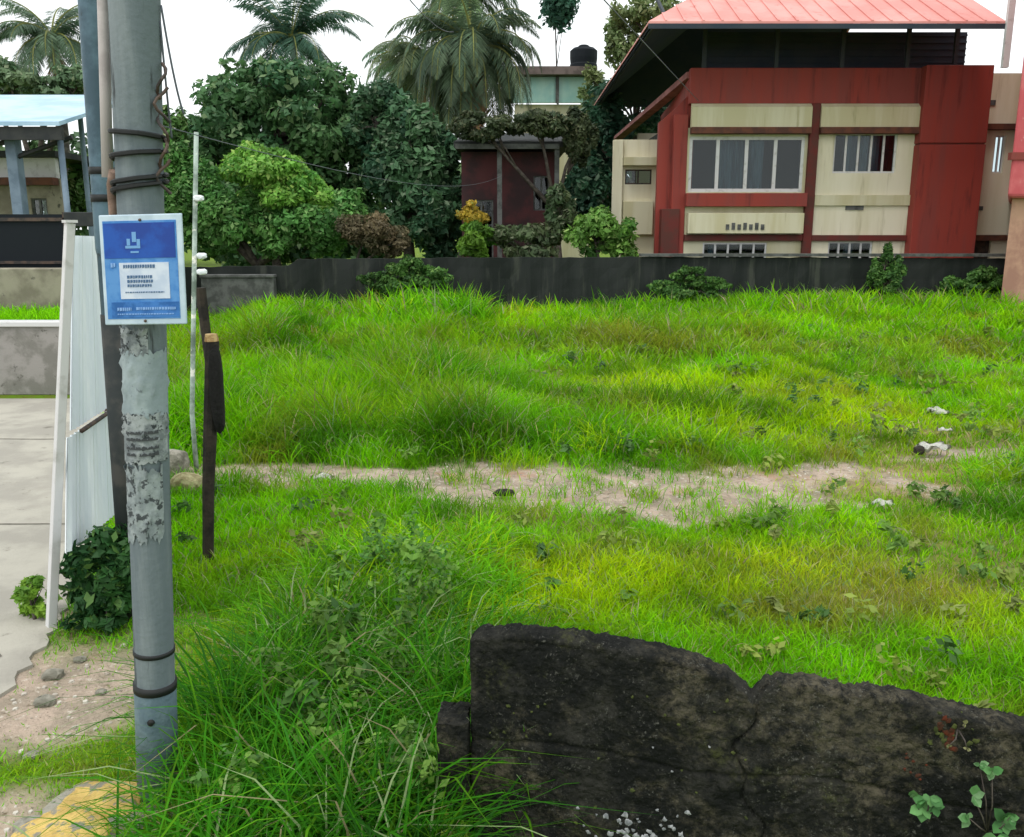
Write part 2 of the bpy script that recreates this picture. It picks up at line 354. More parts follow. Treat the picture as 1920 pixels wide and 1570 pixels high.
def grass_color(x, y, n):
    lime = np.clip(blobs(x, y, LIMEP) + (fbm(x, y, .8, 61) - .5) * 1.3, 0, 1)[:, None]
    dark = np.clip(blobs(x, y, DARKP) + np.clip(fbm(x, y, 1.1, 62) - .52, 0, 1) * 3.0 + np.clip(fbm(x, y, 3.5, 66) - .58, 0, 1) * 3, 0, 1)[:, None]
    olive = np.clip(blobs(x, y, OLIVEP) + np.clip(fbm(x, y, 1.5, 63) - .56, 0, 1) * 3.4, 0, 1)[:, None]
    c = GREEN * (1 - lime) + LIME * lime; c = c * (1 - .75 * dark) + DEEP * .75 * dark; c = c * (1 - .8 * olive) + OLIVE * .8 * olive
    u = rng.random((n, 1)); c = np.where(u < .05, PALE * .8, c); c = np.where((u > .95) | (u > 1 - .25 * dry_mask(x, y)[:, None]), STRAW, c)
    return c * rng.uniform(.72, 1.28, (n, 1)) * np.array([1, 1, 1]) * (1 + rng.uniform(-.12, .12, (n, 3)))
def blades(name, x, y, h, w, bend, col, m=None, z=None):
    n = len(x); z = H(x, y) if z is None else z
    a = rng.uniform(0, 2 * np.pi, n); dx, dy = np.cos(a), np.sin(a)
    f = rng.uniform(0, 2 * np.pi, n); wx, wy = np.cos(f), np.sin(f)
    b = bend * rng.uniform(.3, 1.3, n)
    V = np.zeros((n, 7, 3))
    for k, (t, ww) in enumerate(((0, .8), (.4, 1.0), (.75, .7))):
        off = b * h * t * t; hz = h * (t - .35 * np.minimum(b, 1.6) * t * t)
        for s, q in ((-1, 0), (1, 1)):
            V[:, 2*k+q, 0] = x + dx * off + s * wx * w * ww / 2; V[:, 2*k+q, 1] = y + dy * off + s * wy * w * ww / 2; V[:, 2*k+q, 2] = z - .01 + hz
    off = b * h; V[:, 6, 0] = x + dx * off; V[:, 6, 1] = y + dy * off; V[:, 6, 2] = z + h * (1 - .45 * np.minimum(b, 1.7))
    i = (np.arange(n) * 7)[:, None]
    q = np.concatenate([i + np.array([[0, 1, 3, 2]]), i + np.array([[2, 3, 5, 4]])]); t = i + np.array([[4, 5, 6]])
    c = np.repeat(col[:, None, :], 7, 1)
    return V.reshape(-1, 3), q, t, c.reshape(-1, 3)
WALLPTS = [G(0, 0)] if False else None
def near_wall_block(x, y):      # footprint of the near wall, kept free of grass
    return (x > -.28) & (y < 3.30 - .25 * x) & (y > -10)
def in_view(x, y, mx=1.1): return np.abs(x) < mx + .62 * y + .2
def field(name, y0, y1, dens, hmul, wid, label):
    A = 2 * (.62 * y1 + 1.3) * (y1 - y0); n = int(A * dens)
    x = rng.uniform(-(.62 * y1 + 1.3), .62 * y1 + 1.3, n); y = rng.uniform(y0, y1, n)
    road = np.interp(y, [2.5, 4.3, 5.2, 6.6, 9, 12.4, 24], [-2.7, -2.64, -2.83, -3.25, -4.05, -5.1, -9.0])
    pr = 1 - .97 * path_mask(x, y) * (1 - .35 * sstep(.5, .72, fbm(x, y, 4, 81))) - .95 * verge_mask(x, y); pr = np.clip(pr, 0.0, 1) * (1 - .72 * dry_mask(x, y)) * (.45 + .9 * fbm(x, y, 2.2, 71))
    k = in_view(x, y) & (x > road) & ~near_wall_block(x, y) & (rng.random(n) < pr)
    x, y = x[k], y[k]; n = len(x)
    hh = .11 + .07 * sstep(.4, .7, fbm(x, y, 1.2, 72))
    hh = hh + sstep(8.4, 9.6, y) * (.12 + .22 * sstep(.35, .7, fbm(x, y, .55, 73))) * (1 - .65 * sstep(2.2, 4.5, x) * (1 - sstep(12, 16, y)))
    hh = hh + .16 * sstep(8.8, 10, y) * (1 - sstep(-1.0, 1.2, x)) * (1 - sstep(15, 18, y)) * sstep(.35, .6, fbm(x, y, .9, 77)) * 2
    hh = hh * (1 - .5 * dry_mask(x, y)) * (1 + .7 * np.clip(blobs(x, y, DARKP), 0, 1)) * (1 - .55 * verge_mask(x, y))
    hh = hh * np.where((x < -1.7) & (y < 5.2), .55, 1)
    h = hh * rng.uniform(.45, 1.25, n) * hmul
    return blades(name, x, y, h, wid * rng.uniform(.6, 1.3, n), .75, grass_color(x, y, n))
def build_grass(name, parts, label, m=None):
    vs, qs, ts, cs = [], [], [], []; off = 0
    for V, q, t, c in parts:
        vs.append(V); qs.append(q + off); ts.append(t + off); cs.append(c); off += len(V)
    me = np_mesh(name, np.concatenate(vs), np.concatenate(qs), np.concatenate(ts), np.concatenate(cs))
    o = link_mesh(name, me, m or M['grass']); return setp(o, label, 'grass', kind='stuff')
build_grass('grass', [field('g', 2.6, 5.5, 5200, 1.0, .0065, ''), field('g', 5.5, 9, 3400, 1.0, .0085, ''), field('g', 9, 14, 1700, 1.0, .013, ''), field('g', 14, 23.6, 750, 1.1, .022, '')],
            'bright green and yellow green grass covering the vacant lot')
# tall rank grass: clumps in the left foreground and along the far wall
def clumps(n, xr, yr, dens_fn, hr, nb, wid, bend, colfn, rad=.07):
    X, Y, Hh, W, Cc = [], [], [], [], []
    cnt = 0; tries = 0
    while cnt < n and tries < n * 60:
        tries += 1
        cx, cy = R.uniform(*xr), R.uniform(*yr)
        if R.random() > dens_fn(cx, cy): continue
        cnt += 1; k = int(nb * R.uniform(.5, 1.3))
        hh = R.uniform(*hr) * (1.0 if cy > 8 else float(np.interp(cy, [3.8, 4.8, 6.5], [1.0, .72, .45])))
        x = cx + rng.normal(0, rad, k); y = cy + rng.normal(0, rad, k)
        X.append(x); Y.append(y); Hh.append(hh * rng.uniform(.35, 1.1, k)); W.append(wid * rng.uniform(.5, 1.3, k))
        Cc.append(colfn(cx, cy, k))
    X, Y = np.concatenate(X), np.concatenate(Y)
    return blades('c', X, Y, np.concatenate(Hh), np.concatenate(W), bend, np.concatenate(Cc))
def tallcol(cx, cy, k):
    t = np.clip((cy - 3.9) / 2.3 + R.uniform(-.25, .3), 0, 1)  # nearer clumps a deeper green, shade put into their colour
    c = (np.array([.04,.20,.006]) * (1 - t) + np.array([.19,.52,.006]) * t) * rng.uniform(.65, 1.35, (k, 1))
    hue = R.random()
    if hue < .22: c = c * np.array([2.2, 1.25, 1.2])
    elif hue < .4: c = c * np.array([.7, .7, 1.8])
    pale = .16 if R.random() < .2 else .035  # pale blades paint in the light glinting off the grass
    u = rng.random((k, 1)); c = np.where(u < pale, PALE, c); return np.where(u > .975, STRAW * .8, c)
def d_fore(x, y):
    if near_wall_block(np.array([x]), np.array([y]))[0] or x < -1.38 + .0 * (y - 3.5) or (math.hypot(x + 1.5, y - 3.3) < .2): return 0
    g = 1 - max(0, (x - (-.35 + .0 * y)) / .45); return max(0, min(1, g)) * (1 if y < 5.6 else max(0, 1 - (y - 5.6) / 1.2))
def d_wallfoot(x, y):
    d = y - (3.42 - .25 * x); return 1 if 0 < d < .35 and x > -.3 else 0
def d_far(x, y): return .9 if (x > -7.6) else 0
def farcol(cx, cy, k):
    return grass_color(np.full(k, cx), np.full(k, cy), k)
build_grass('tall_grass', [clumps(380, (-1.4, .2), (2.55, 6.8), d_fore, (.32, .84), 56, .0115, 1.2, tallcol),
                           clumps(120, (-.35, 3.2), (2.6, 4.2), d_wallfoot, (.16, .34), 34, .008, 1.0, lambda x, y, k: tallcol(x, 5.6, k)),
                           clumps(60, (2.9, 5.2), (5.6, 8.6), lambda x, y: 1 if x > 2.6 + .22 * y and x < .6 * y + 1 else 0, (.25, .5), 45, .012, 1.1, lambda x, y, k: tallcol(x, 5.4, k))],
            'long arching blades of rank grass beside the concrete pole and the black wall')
build_grass('weedy_fringe', [clumps(420, (-9.5, 15), (18.2, 22.0), d_far, (.4, .85), 46, .03, .7, farcol, .22),
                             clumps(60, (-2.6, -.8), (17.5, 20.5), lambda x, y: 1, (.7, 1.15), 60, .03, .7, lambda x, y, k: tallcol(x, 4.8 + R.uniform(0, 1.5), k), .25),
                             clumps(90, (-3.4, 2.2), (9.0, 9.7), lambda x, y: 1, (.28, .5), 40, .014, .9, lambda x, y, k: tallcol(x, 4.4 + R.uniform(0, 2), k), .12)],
            'taller weeds fringing the far wall and the back edge of the dirt path')

# ------------------------------------------------------------------ trees and plants
def leaves(n, cen, rad, size, cols, hollow=.45, clump=30, crad=.33, flat=0.0, seed=0, aspect=.5, gap=1.0, zmin=None):
    """n leaves gathered in clumps spread through an uneven crown"""
    g = np.random.default_rng(seed)
    cen = np.array(cen, float); rad = np.array(rad, float)
    d = g.normal(size=(clump, 3)); d /= np.linalg.norm(d, axis=1)[:, None]
    rr = g.uniform(hollow, 1.0, clump) ** .8
    cc = d * rr[:, None] * (1 - crad * .6)
    cs = g.uniform(.6, 1.25, clump) * crad
    w = cs ** 2; k = g.choice(clump, n, p=w / w.sum())
    e = g.normal(size=(n, 3)); e /= np.linalg.norm(e, axis=1)[:, None]
    e *= (g.uniform(.25, 1, n) ** .5)[:, None] * cs[k][:, None]
    p = cen + (cc[k] + e) * rad
    nrm = e / np.maximum(np.linalg.norm(e, axis=1)[:, None], 1e-6) + g.normal(0, .55, (n, 3)) + np.array([0, 0, .5 + flat])
    nrm /= np.linalg.norm(nrm, axis=1)[:, None]
    t = np.cross(nrm, g.normal(size=(n, 3))); t /= np.linalg.norm(t, axis=1)[:, None]; bt = np.cross(nrm, t)
    s = (size * g.uniform(.4, 1.55, n))[:, None]
    V = np.stack([p - t * s, p + bt * s * aspect - nrm * s * .12, p + t * s - nrm * s * .25, p - bt * s * aspect - nrm * s * .12], 1)
    cols = np.array(cols); cm = g.random(clump)[:, None]; base = cols[0] * (1 - cm) + cols[1] * cm
    c = base[k] * g.uniform(.7, 1.3, (n, 1)); 
    if len(cols) > 2: u = g.random((n, 1)); c = np.where(u < .12, cols[2], c)
    if zmin is not None: keep = V[:, :, 2].min(1) > zmin; V = V[keep]; c = c[keep]; n = len(V)
    q = (np.arange(n) * 4)[:, None] + np.array([[0, 1, 2, 3]])
    return V.reshape(-1, 3), q, np.repeat(c[:, None, :], 4, 1).reshape(-1, 3), cen + cc * rad
def merge_leaves(parts):
    vs, qs, cs = [], [], []; off = 0
    for V, q, c, _ in parts: vs.append(V); qs.append(q + off); cs.append(c); off += len(V)
    return np.concatenate(vs), np.concatenate(qs), np.concatenate(cs)
def tree(name, label, cat, base, lobes, size, n, cols, trunk_r=.16, group=None, seed=0, **kw):
    """lobes: list of (centre, radii)"""
    base = Vector(base); t = thing(name, label, cat, base, group)
    tot = sum(r[0] * r[2] for c, r in lobes); parts = []
    for i, (c, r) in enumerate(lobes):
        parts.append(leaves(int(n * r[0] * r[2] / tot), c, r, size, cols, seed=seed * 31 + i, **kw))
    V, q, c = merge_leaves(parts); me = np_mesh('crown', V, q, None, c); link_mesh('crown', me, M['leaf'], t)
    bm = bmesh.new(); l0 = Vector(lobes[0][0]); fork = base.lerp(l0, .55); fork.x = base.x + (l0.x - base.x) * .3; fork.y = base.y
    tube(bm, [base - Vector((0, 0, .1)), base.lerp(fork, .5) + Vector((trunk_r * .4, 0, 0)), fork], [trunk_r * 1.25, trunk_r, trunk_r * .85], 9, True, .06)
    rr = random.Random(seed)
    for (cc, r), pt in zip(lobes, parts):
        cl = pt[3]; cc = Vector(cc)
        tube(bm, [fork, fork.lerp(cc, .6) + Vector((rr.uniform(-.1, .1), 0, .05)), cc], [trunk_r * .8, trunk_r * .5, trunk_r * .35], 7)
        for k in range(min(9, len(cl))):
            e = Vector(cl[k]); s = fork.lerp(cc, rr.uniform(.5, .95)); mid = s.lerp(e, .5) + Vector((0, 0, .08))
            tube(bm, [s, mid, e], [trunk_r * .34, trunk_r * .22, trunk_r * .08], 5)
    from_bm('trunk', bm, M['bark'], t, True); return t
def PL(px, py, Y, rx, rz, ry=None):      # a lobe from a photo position and pixel radii, at distance Y
    p = P(px, py, Y); s = (Y * cp - (p.z - CAM_H) * sp) / FPX; return (tuple(p), (rx * s, ry if ry else rx * s * .9, rz * s))
DG = [(.022,.072,.034), (.045,.115,.042), (.09,.16,.08)]
MG = [(.035,.12,.03), (.065,.17,.045), (.11,.21,.08)]
YG = [(.055,.18,.035), (.12,.27,.045), (.19,.32,.08)]
BG = [(.03,.085,.05), (.06,.13,.07), (.13,.19,.14)]
BR = [(.05,.06,.035), (.085,.075,.045), (.13,.12,.08)]
gT = None
tree('broadleaf_tree', 'big dark rounded tree rising under the left palm, behind the lime bush', 'tree', (-7.2, 31, 0),
     [PL(540,230,31,190,115), PL(400,310,30.5,95,130), PL(650,300,31.5,130,120), PL(500,160,31,110,50), PL(470,420,30,150,90), PL(660,430,30.5,120,80)], .125, 48000, DG, .28, seed=1, clump=60, crad=.24)
tree('broadleaf_tree', 'dark tree between the big rounded tree and the maroon house', 'tree', (-3.4, 29, 0),
     [PL(765,300,29,90,110), PL(800,420,28.5,80,80), PL(705,220,30,70,70), PL(835,400,29,60,90), PL(820,280,29.5,50,60)], .12, 22000, [(.020,.065,.038),(.04,.10,.048),(.09,.15,.10)], .2, seed=2, clump=28)
tree('broadleaf_tree', 'lime topped bushy tree in front of the big dark tree', 'tree', (-6.6, 25.2, 0),
     [PL(490,325,25.4,105,62), PL(560,365,25.2,90,55)], .075, 18000, YG, .14, seed=3, clump=26)
tree('broadleaf_tree', 'mid green leafy tree filling in below the lime topped tree', 'tree', (-6.9, 25.0, 0),
     [PL(440,420,25.0,80,80), PL(560,430,25.0,95,65), PL(640,400,25.6,60,60), PL(375,400,25.3,60,90), PL(330,330,25.6,40,90)], .08, 28000, MG, .14, seed=4, clump=30)
tree('dry_bush', 'brown dry bush between the leafy tree and the yellow topped shrub', 'bush', (-4.5, 24.4, 0),
     [PL(690,425,24.4,62,42), PL(735,455,24.4,45,32)], .05, 9000, BR, .06, seed=5, clump=18)
tree('croton_shrub', 'narrow shrub with a yellow top over green, by the maroon house', 'shrub', (-1.1, 23.6, 0),
     [PL(888,402,23.6,40,28)], .05, 3200, [(.19,.16,.02),(.26,.21,.03),(.14,.17,.03)], .05, seed=6, clump=12)
tree('green_shrub', 'low green shrub directly under the yellow topped shrub', 'shrub', (-1.05, 23.4, 0),
     [PL(892,452,23.4,50,42)], .07, 2600, [(.03,.10,.012),(.08,.18,.02)], .05, seed=7, clump=14)
tree('green_shrub', 'bushy green shrub at the foot of the cream wing of the red house', 'shrub', (2.5, 23.4, 0),
     [PL(1115,440,23.4,62,58), PL(1170,450,23.4,45,45)], .08, 5200, [(.04,.12,.025),(.09,.20,.04),(.16,.27,.09)], .06, seed=8, clump=22)
tree('dark_hedge_bush', 'dull dark bush before the maroon house wall', 'bush', (.5, 23.6, 0),
     [PL(990,455,23.6,85,38), PL(1055,400,23.8,40,60)], .08, 5200, [(.03,.06,.03),(.06,.09,.045),(.10,.13,.09)], .06, seed=9, clump=22)
tree('broadleaf_tree', 'dark blue green tree showing below the left end of the red house roof', 'tree', (5.2, 38, 0),
     [PL(1190,200,38,85,75), PL(1130,280,36,60,110), PL(1240,150,40,80,60), PL(1100,380,34,50,80)], .14, 14000, [(.014,.05,.035),(.025,.075,.045),(.06,.11,.08)], .2, seed=10, clump=26)
tree('slender_tree', 'olive feathery tree touching the left hip of the faded red roof', 'tree', (6.6, 42, 0),
     [PL(1165,60,42,45,80), PL(1220,20,42,75,45), PL(1110,170,42,30,60)], .13, 5200, [(.07,.12,.05),(.13,.18,.08),(.18,.24,.14)], .14, seed=11, clump=22)
tree('round_topped_tree', 'slim tree with a small dark round head above the black water tank', 'tree', (2.45, 46, 0),
     [PL(1040,8,46,44,60)], .13, 2600, [(.015,.06,.045),(.03,.09,.06)], .07, seed=12, clump=14, hollow=.1, crad=.5)
tree('broadleaf_tree', 'pale grey green tree standing behind the blue roofed shelter at far left', 'tree', (-17.0, 32, 0),
     [PL(90,165,32,80,34), PL(10,150,33,70,45), PL(-60,120,33,80,70), PL(140,150,32,45,30)], .11, 13000, [(.05,.11,.06),(.10,.16,.10),(.16,.22,.15)], .14, seed=13, clump=20, hollow=.2)
tree('broadleaf_tree', 'green tree right behind the poles at the end of the road', 'tree', (-11.5, 25, 0),
     [PL(170,370,25,60,80), PL(330,330,27,45,150), PL(250,420,25,80,70)], .11, 10000, [(.03,.09,.03),(.07,.15,.04),(.14,.2,.1)], .14, seed=14, clump=26)
tree('dark_shrub', 'small dark shrub growing at the base of the steel pole', 'shrub', (-2.45, 5.15, 0),
     [(( -2.5, 5.1, .33), (.28,.24,.32)), ((-2.32, 5.15, .42), (.22,.22,.34)), ((-2.5, 5.0, .14), (.22,.2,.16))], .034, 7000, [(.010,.045,.014),(.020,.075,.018),(.05,.12,.03)], .02, seed=15, clump=26)
tree('green_shrub', 'small bright weed bush left of the leaning white post', 'shrub', (-2.98, 5.1, 0),
     [((-2.98, 5.15, .14), (.14,.14,.15))], .025, 900, [(.06,.16,.02),(.13,.26,.03)], .012, seed=16, clump=12)
# broad-leaved weeds dotted through the lot (a ground cover nobody could count)
wx = []; 
for k in range(260):
    y = R.uniform(3.6, 17); x = R.uniform(-.30 * (y - 5) - 2.2 if y > 5.4 else -1.0, .6 * y + .8)
    if near_wall_block(np.array([x]), np.array([y - .1]))[0] or float(path_mask(x, y)) > .6 or (y < 5.4 and x < -1.0): continue
    sz = R.uniform(.05, .13) * (1 + .05 * y); zz_ = float(H(x, y)) + .10 + (.10 if y > 8.6 else 0)
    cc = R.choice([[(.05,.12,.02),(.08,.16,.03)], [(.10,.17,.03),(.14,.20,.04)], [(.03,.09,.02),(.05,.12,.03)], [(.08,.12,.03),(.12,.16,.05)]])
    wx.append(leaves(34 if y < 9 else 22, (x, y, zz_), (sz, sz, sz * .8), .022 + .0016 * y, cc, seed=900 + k, clump=6, crad=.5, flat=.6))
for k in range(60):
    y = R.uniform(3.0, 5.8); x = R.uniform(-1.15, -.35); sz = R.uniform(.07, .14)
    wx.append(leaves(70, (x, y, R.uniform(.2, .45)), (sz, sz, sz * 1.2), R.uniform(.016, .03), [(.03,.10,.02),(.09,.19,.03)], seed=1500 + k, clump=7, crad=.5, flat=.5))
V, q, c = merge_leaves(wx); o = link_mesh('low_weeds', np_mesh('low_weeds', V, q, None, c), M['leaf'])
setp(o, 'small broad leaved weeds mixed through the grass of the lot', 'weeds', kind='stuff')
# far wood behind everything
wood = []
for i in range(34):
    px = -500 + i * 95 + R.uniform(-30, 30); Yd = R.uniform(58, 75); top = 330 + R.uniform(-40, 30)
    if px < 250 : top -= 20
    wood.append(leaves(1500, tuple(P(px, top + 45, Yd)), (3.6, 3, 3.4), .34, [(.03,.07,.035),(.06,.11,.05)], seed=200 + i, clump=16))
V, q, c = merge_leaves(wood); o = link_mesh('far_wood', np_mesh('far_wood', V, q, None, c), M['leaf'])
setp(o, 'low line of far green trees closing the view behind the houses', 'trees', kind='stuff')

def palm(label, base, top, fl, nf, cols, seed, trunk_r=.16, droop=1.0, dead=0, group='coconut palms behind the lot', leaflet=.5):
    rr = random.Random(seed); base = Vector(base); top = Vector(top); t = thing('coconut_palm', label, 'palm', base, group)
    bm = bmesh.new(); pts = []; rad = []
    for i in range(15):
        u = i / 14; p = base.lerp(top, u) + Vector((math.sin(u * math.pi) * .35, 0, 0)); pts.append(p); rad.append(trunk_r * (1.35 - .55 * u) * (1.05 if i % 2 else 1))
    tube(bm, pts, rad, 10, True, .03); from_bm('trunk', bm, M['palm_bark'], t, True)
    V, Q, Cc = [], [], []; 
    for k in range(nf + dead):
        isdead = k >= nf
        az = k * 2.39996 + rr.uniform(-.3, .3); el = math.radians(rr.uniform(-12, 84) if not isdead else rr.uniform(-60, -25)); Ln = fl * rr.uniform(.8, 1.1) * (.75 if isdead else 1)
        h = Vector((math.cos(az), math.sin(az), 0)); p = top.copy(); seg = 16; spine = [p.copy()]; a = el
        for s in range(seg):
            a -= (math.radians(6.5) * droop + (.05 if s > 9 else 0)) * (1.2 if el < 1 else 1); a = max(a, -1.45); p = p + (h * math.cos(a) + Vector((0, 0, math.sin(a)))) * (Ln / seg); spine.append(p.copy())
        side = Vector((-h.y, h.x, 0)); colr = np.array(cols[0]) * (1 - (u := rr.random())) + np.array(cols[1]) * u
        if isdead: colr = np.array([.17,.12,.07])
        # rachis ribbon (two crossed strips) and leaflets
        for s in range(seg):
            w = .035 * (1 - s / seg) + .008; A, B = spine[s], spine[s+1]
            for sd_ in (side, Vector((0, 0, 1))):
                V += [A - sd_ * w, A + sd_ * w, B + sd_ * w, B - sd_ * w]; Q.append([len(V)-4, len(V)-3, len(V)-2, len(V)-1]); Cc += [np.array([.12,.15,.05])] * 4
            if s < 1: continue
            d = (B - A).normalized(); up = side.cross(d); 
            for sub in range(5):
                o_ = A.lerp(B, sub / 5)
                ll = fl * leaflet * .42 * math.sin(math.pi * min(1, (s + sub / 5) / seg * .9 + .12)) * rr.uniform(.75, 1.15) + .12
                for sg in (-1, 1):
                    dr = (side * sg * .85 + d * .55 + Vector((0, 0, -rr.uniform(.25, .85) * (1.6 if isdead else 1)))).normalized()
                    e = o_ + dr * ll; m_ = o_ + dr * ll * .5 + Vector((0, 0, .04)); ww = d * .024 * fl / 3
                    V += [o_ - ww * .6, m_ - ww, e, m_ + ww]; Q.append([len(V)-4, len(V)-3, len(V)-2, len(V)-1]); Cc += [colr * rr.uniform(.7, 1.35)] * 4
    me = np_mesh('crown', np.array([tuple(v) for v in V]), np.array(Q), None, np.array(Cc)); link_mesh('crown', me, M['leaf'], t)
    return t
pc = [(.035,.10,.055), (.07,.15,.08)]
def at_ground(px, Y): p = P(px, 500, Y); return (p.x, Y, 0)
palm('tall palm standing alone above the big dark rounded tree', at_ground(560, 50), P(547, 72, 50), 4.6, 34, [(.02,.06,.045), (.04,.09,.065)], 21, .19, .62)
palm('large palm with brown hanging fronds above the maroon house', at_ground(855, 33), P(885, 95, 33), 3.5, 64, [(.03,.065,.042), (.06,.10,.06)], 22, .17, 1.0, dead=12)
palm('palm leaning left with drooping fronds, just left of the one with brown fronds', at_ground(800, 38), P(805, 130, 38), 3.3, 44, [(.045,.085,.05), (.075,.115,.065)], 23, .15, 1.0, dead=4)
palm('short palm to the right of the tall lone palm', at_ground(760, 42), P(752, 130, 42), 2.5, 20, pc, 24, .13, 1.2, dead=2)
palm('tallest palm at centre with its head cut by the top of the picture', at_ground(880, 36), P(868, -20, 36), 3.6, 36, [(.05,.11,.06), (.09,.16,.08)], 25, .17, 1.0, dead=2)
palm('feathery palm at far left behind the blue roofed shelter', at_ground(110, 34), P(98, 72, 34), 2.7, 34, [(.035,.075,.05), (.06,.11,.07)], 26, .15, .8, dead=2)
tree('olive_tree', 'dull olive tree crown spreading over the maroon house roof', 'tree', (1.45, 25.7, 0),
     [PL(1010,235,25.6,75,26), PL(900,238,25.6,60,30), PL(1085,262,25.8,36,62)], .07, 14000, [(.022,.040,.022),(.040,.060,.03),(.07,.085,.05)], .09, seed=35, clump=40, crad=.26)

# ------------------------------------------------------------------ far boundary wall
def rough_wall(name, label, cat, prof, y_fn, thick, m, cap=None, seed=1, step=.25, amp=.01, parent=None):
    """prof: list of (x, ztop); a wall with an uneven top, thickness running back in +Y"""
    bm = bmesh.new(); x0, x1 = prof[0][0], prof[-1][0]; n = max(2, int((x1 - x0) / step)); xsn = np.linspace(x0, x1, n + 1)
    zt = np.interp(xsn, [p[0] for p in prof], [p[1] for p in prof]); zl = 7; cols = []
    rr = random.Random(seed)
    for x, z in zip(xsn, zt):
        y = y_fn(x); z += rr.uniform(-amp, amp); fr = [bm.verts.new((x, y + rr.uniform(-amp, amp) , -.1 + (z + .1) * k / zl)) for k in range(zl + 1)]
        bk = [bm.verts.new((x, y + thick, -.1 + (z + .1) * k / zl)) for k in range(zl + 1)]; cols.append((fr, bk))
    for (fa, ba), (fb, bb) in zip(cols, cols[1:]):
        for k in range(zl):
            bm.faces.new((fa[k], fb[k], fb[k+1], fa[k+1])); bm.faces.new((bb[k], ba[k], ba[k+1], bb[k+1]))
        bm.faces.new((fa[zl], fb[zl], bb[zl], ba[zl]))
    for fr, bk in (cols[0], cols[-1]):
        for k in range(zl): bm.faces.new((fr[k], fr[k+1], bk[k+1], bk[k]))
    bmesh.ops.recalc_face_normals(bm, faces=list(bm.faces)); o = from_bm(name, bm, m, parent)
    return setp(o, label, cat) if label else o
M['backwall'] = mat('black_stained_wall', (.022,.026,.024), .9, (.009,.013,.011), 1.3, (.045,.05,.04), 3.2, thr3=(.54,.68), bump=.3, streak=True)
yb = lambda x: 22.3 + .0 * x
bw = thing('boundary_wall', 'long black stained wall closing the back of the lot', 'wall', (4, 22.3, 0))
rough_wall('wall', None, None, [(-9.6, 1.45), (-5.6, 1.5), (-5.5, 1.66), (-1, 1.70), (3, 1.72), (16, 1.66)], yb, .18, M['backwall'], amp=.015, parent=bw)
bm = bmesh.new(); box(bm, 3.2, 16, 22.22, 22.56, 1.73, 1.80); from_bm('coping', bm, M['greytrim'], bw)
bm = bmesh.new(); box(bm, -7.7, -5.9, 22.0, 22.25, 0, 1.22); box(bm, -7.72, -5.88, 21.96, 22.27, 1.22, 1.30); bevel(bm, .015)
setp(from_bm('low_grey_wall', bm, M['greytrim']), 'short grey wall piece at the left end of the black back wall', 'wall')

for i, (px, py, rx, rz_w, lb) in enumerate(((1660, 500, 26, 34, 'upright weedy bush growing against the black back wall below the red tower'), (1840, 522, 60, 26, 'low dark bush against the black back wall at the far right'),
        (1290, 520, 60, 16, 'low bush against the black back wall below the left corner of the red house'), (760, 510, 70, 26, 'dark green bush leaning on the left half of the black back wall'))):
    tree('wall_bush', lb, 'bush', (P(px, 500, 21.9).x, 21.9, 0), [PL(px, py - 4, 21.95, rx * .6, rz_w * 1.15, .3), PL(px + rx * .7, py + 12, 21.9, rx * .7, rz_w * 1.0, .3), PL(px - rx * .75, py + 16, 21.9, rx * .6, rz_w * .9, .3), PL(px + rx * .1, py + 30, 21.8, rx * 1.1, 22, .35)], .05, 4200 + 60 * rx, [(.022,.07,.018), (.05,.13,.03), (.09,.18,.05)], .03, 'bushes along the back wall', seed=60 + i, clump=16)
# ------------------------------------------------------------------ the red house
FY = 24.6
hx = lambda px, Y=FY: P(px, 300, Y).x
hz = lambda py, Y=FY, px=1500: P(px, py, Y).z
def wall_open(name, m, parent, x0, x1, z0, z1, y, thick, holes):
    """front-facing wall with real openings; holes: (x0,x1,z0,z1)"""
    xsn = sorted({x0, x1, *[h[0] for h in holes], *[h[1] for h in holes]}); zsn = sorted({z0, z1, *[h[2] for h in holes], *[h[3] for h in holes]})
    solid = lambda i, j: 0 <= i < len(xsn)-1 and 0 <= j < len(zsn)-1 and not any(h[0] <= (xsn[i]+xsn[i+1])/2 <= h[1] and h[2] <= (zsn[j]+zsn[j+1])/2 <= h[3] for h in holes)
    bm = bmesh.new(); Fq = lambda *p: bm.faces.new([bm.verts.new(v) for v in p])
    for i in range(len(xsn)-1):
        for j in range(len(zsn)-1):
            if not solid(i, j): continue
            a, b_, c_, d = xsn[i], xsn[i+1], zsn[j], zsn[j+1]
            Fq((a,y,c_),(b_,y,c_),(b_,y,d),(a,y,d)); Fq((b_,y+thick,c_),(a,y+thick,c_),(a,y+thick,d),(b_,y+thick,d))
            if not solid(i-1, j): Fq((a,y+thick,c_),(a,y,c_),(a,y,d),(a,y+thick,d))
            if not solid(i+1, j): Fq((b_,y,c_),(b_,y+thick,c_),(b_,y+thick,d),(b_,y,d))
            if not solid(i, j-1): Fq((a,y+thick,c_),(b_,y+thick,c_),(b_,y,c_),(a,y,c_))
            if not solid(i, j+1): Fq((a,y,d),(b_,y,d),(b_,y+thick,d),(a,y+thick,d))
    bmesh.ops.remove_doubles(bm, verts=list(bm.verts), dist=1e-4); return from_bm(name, bm, m, parent)
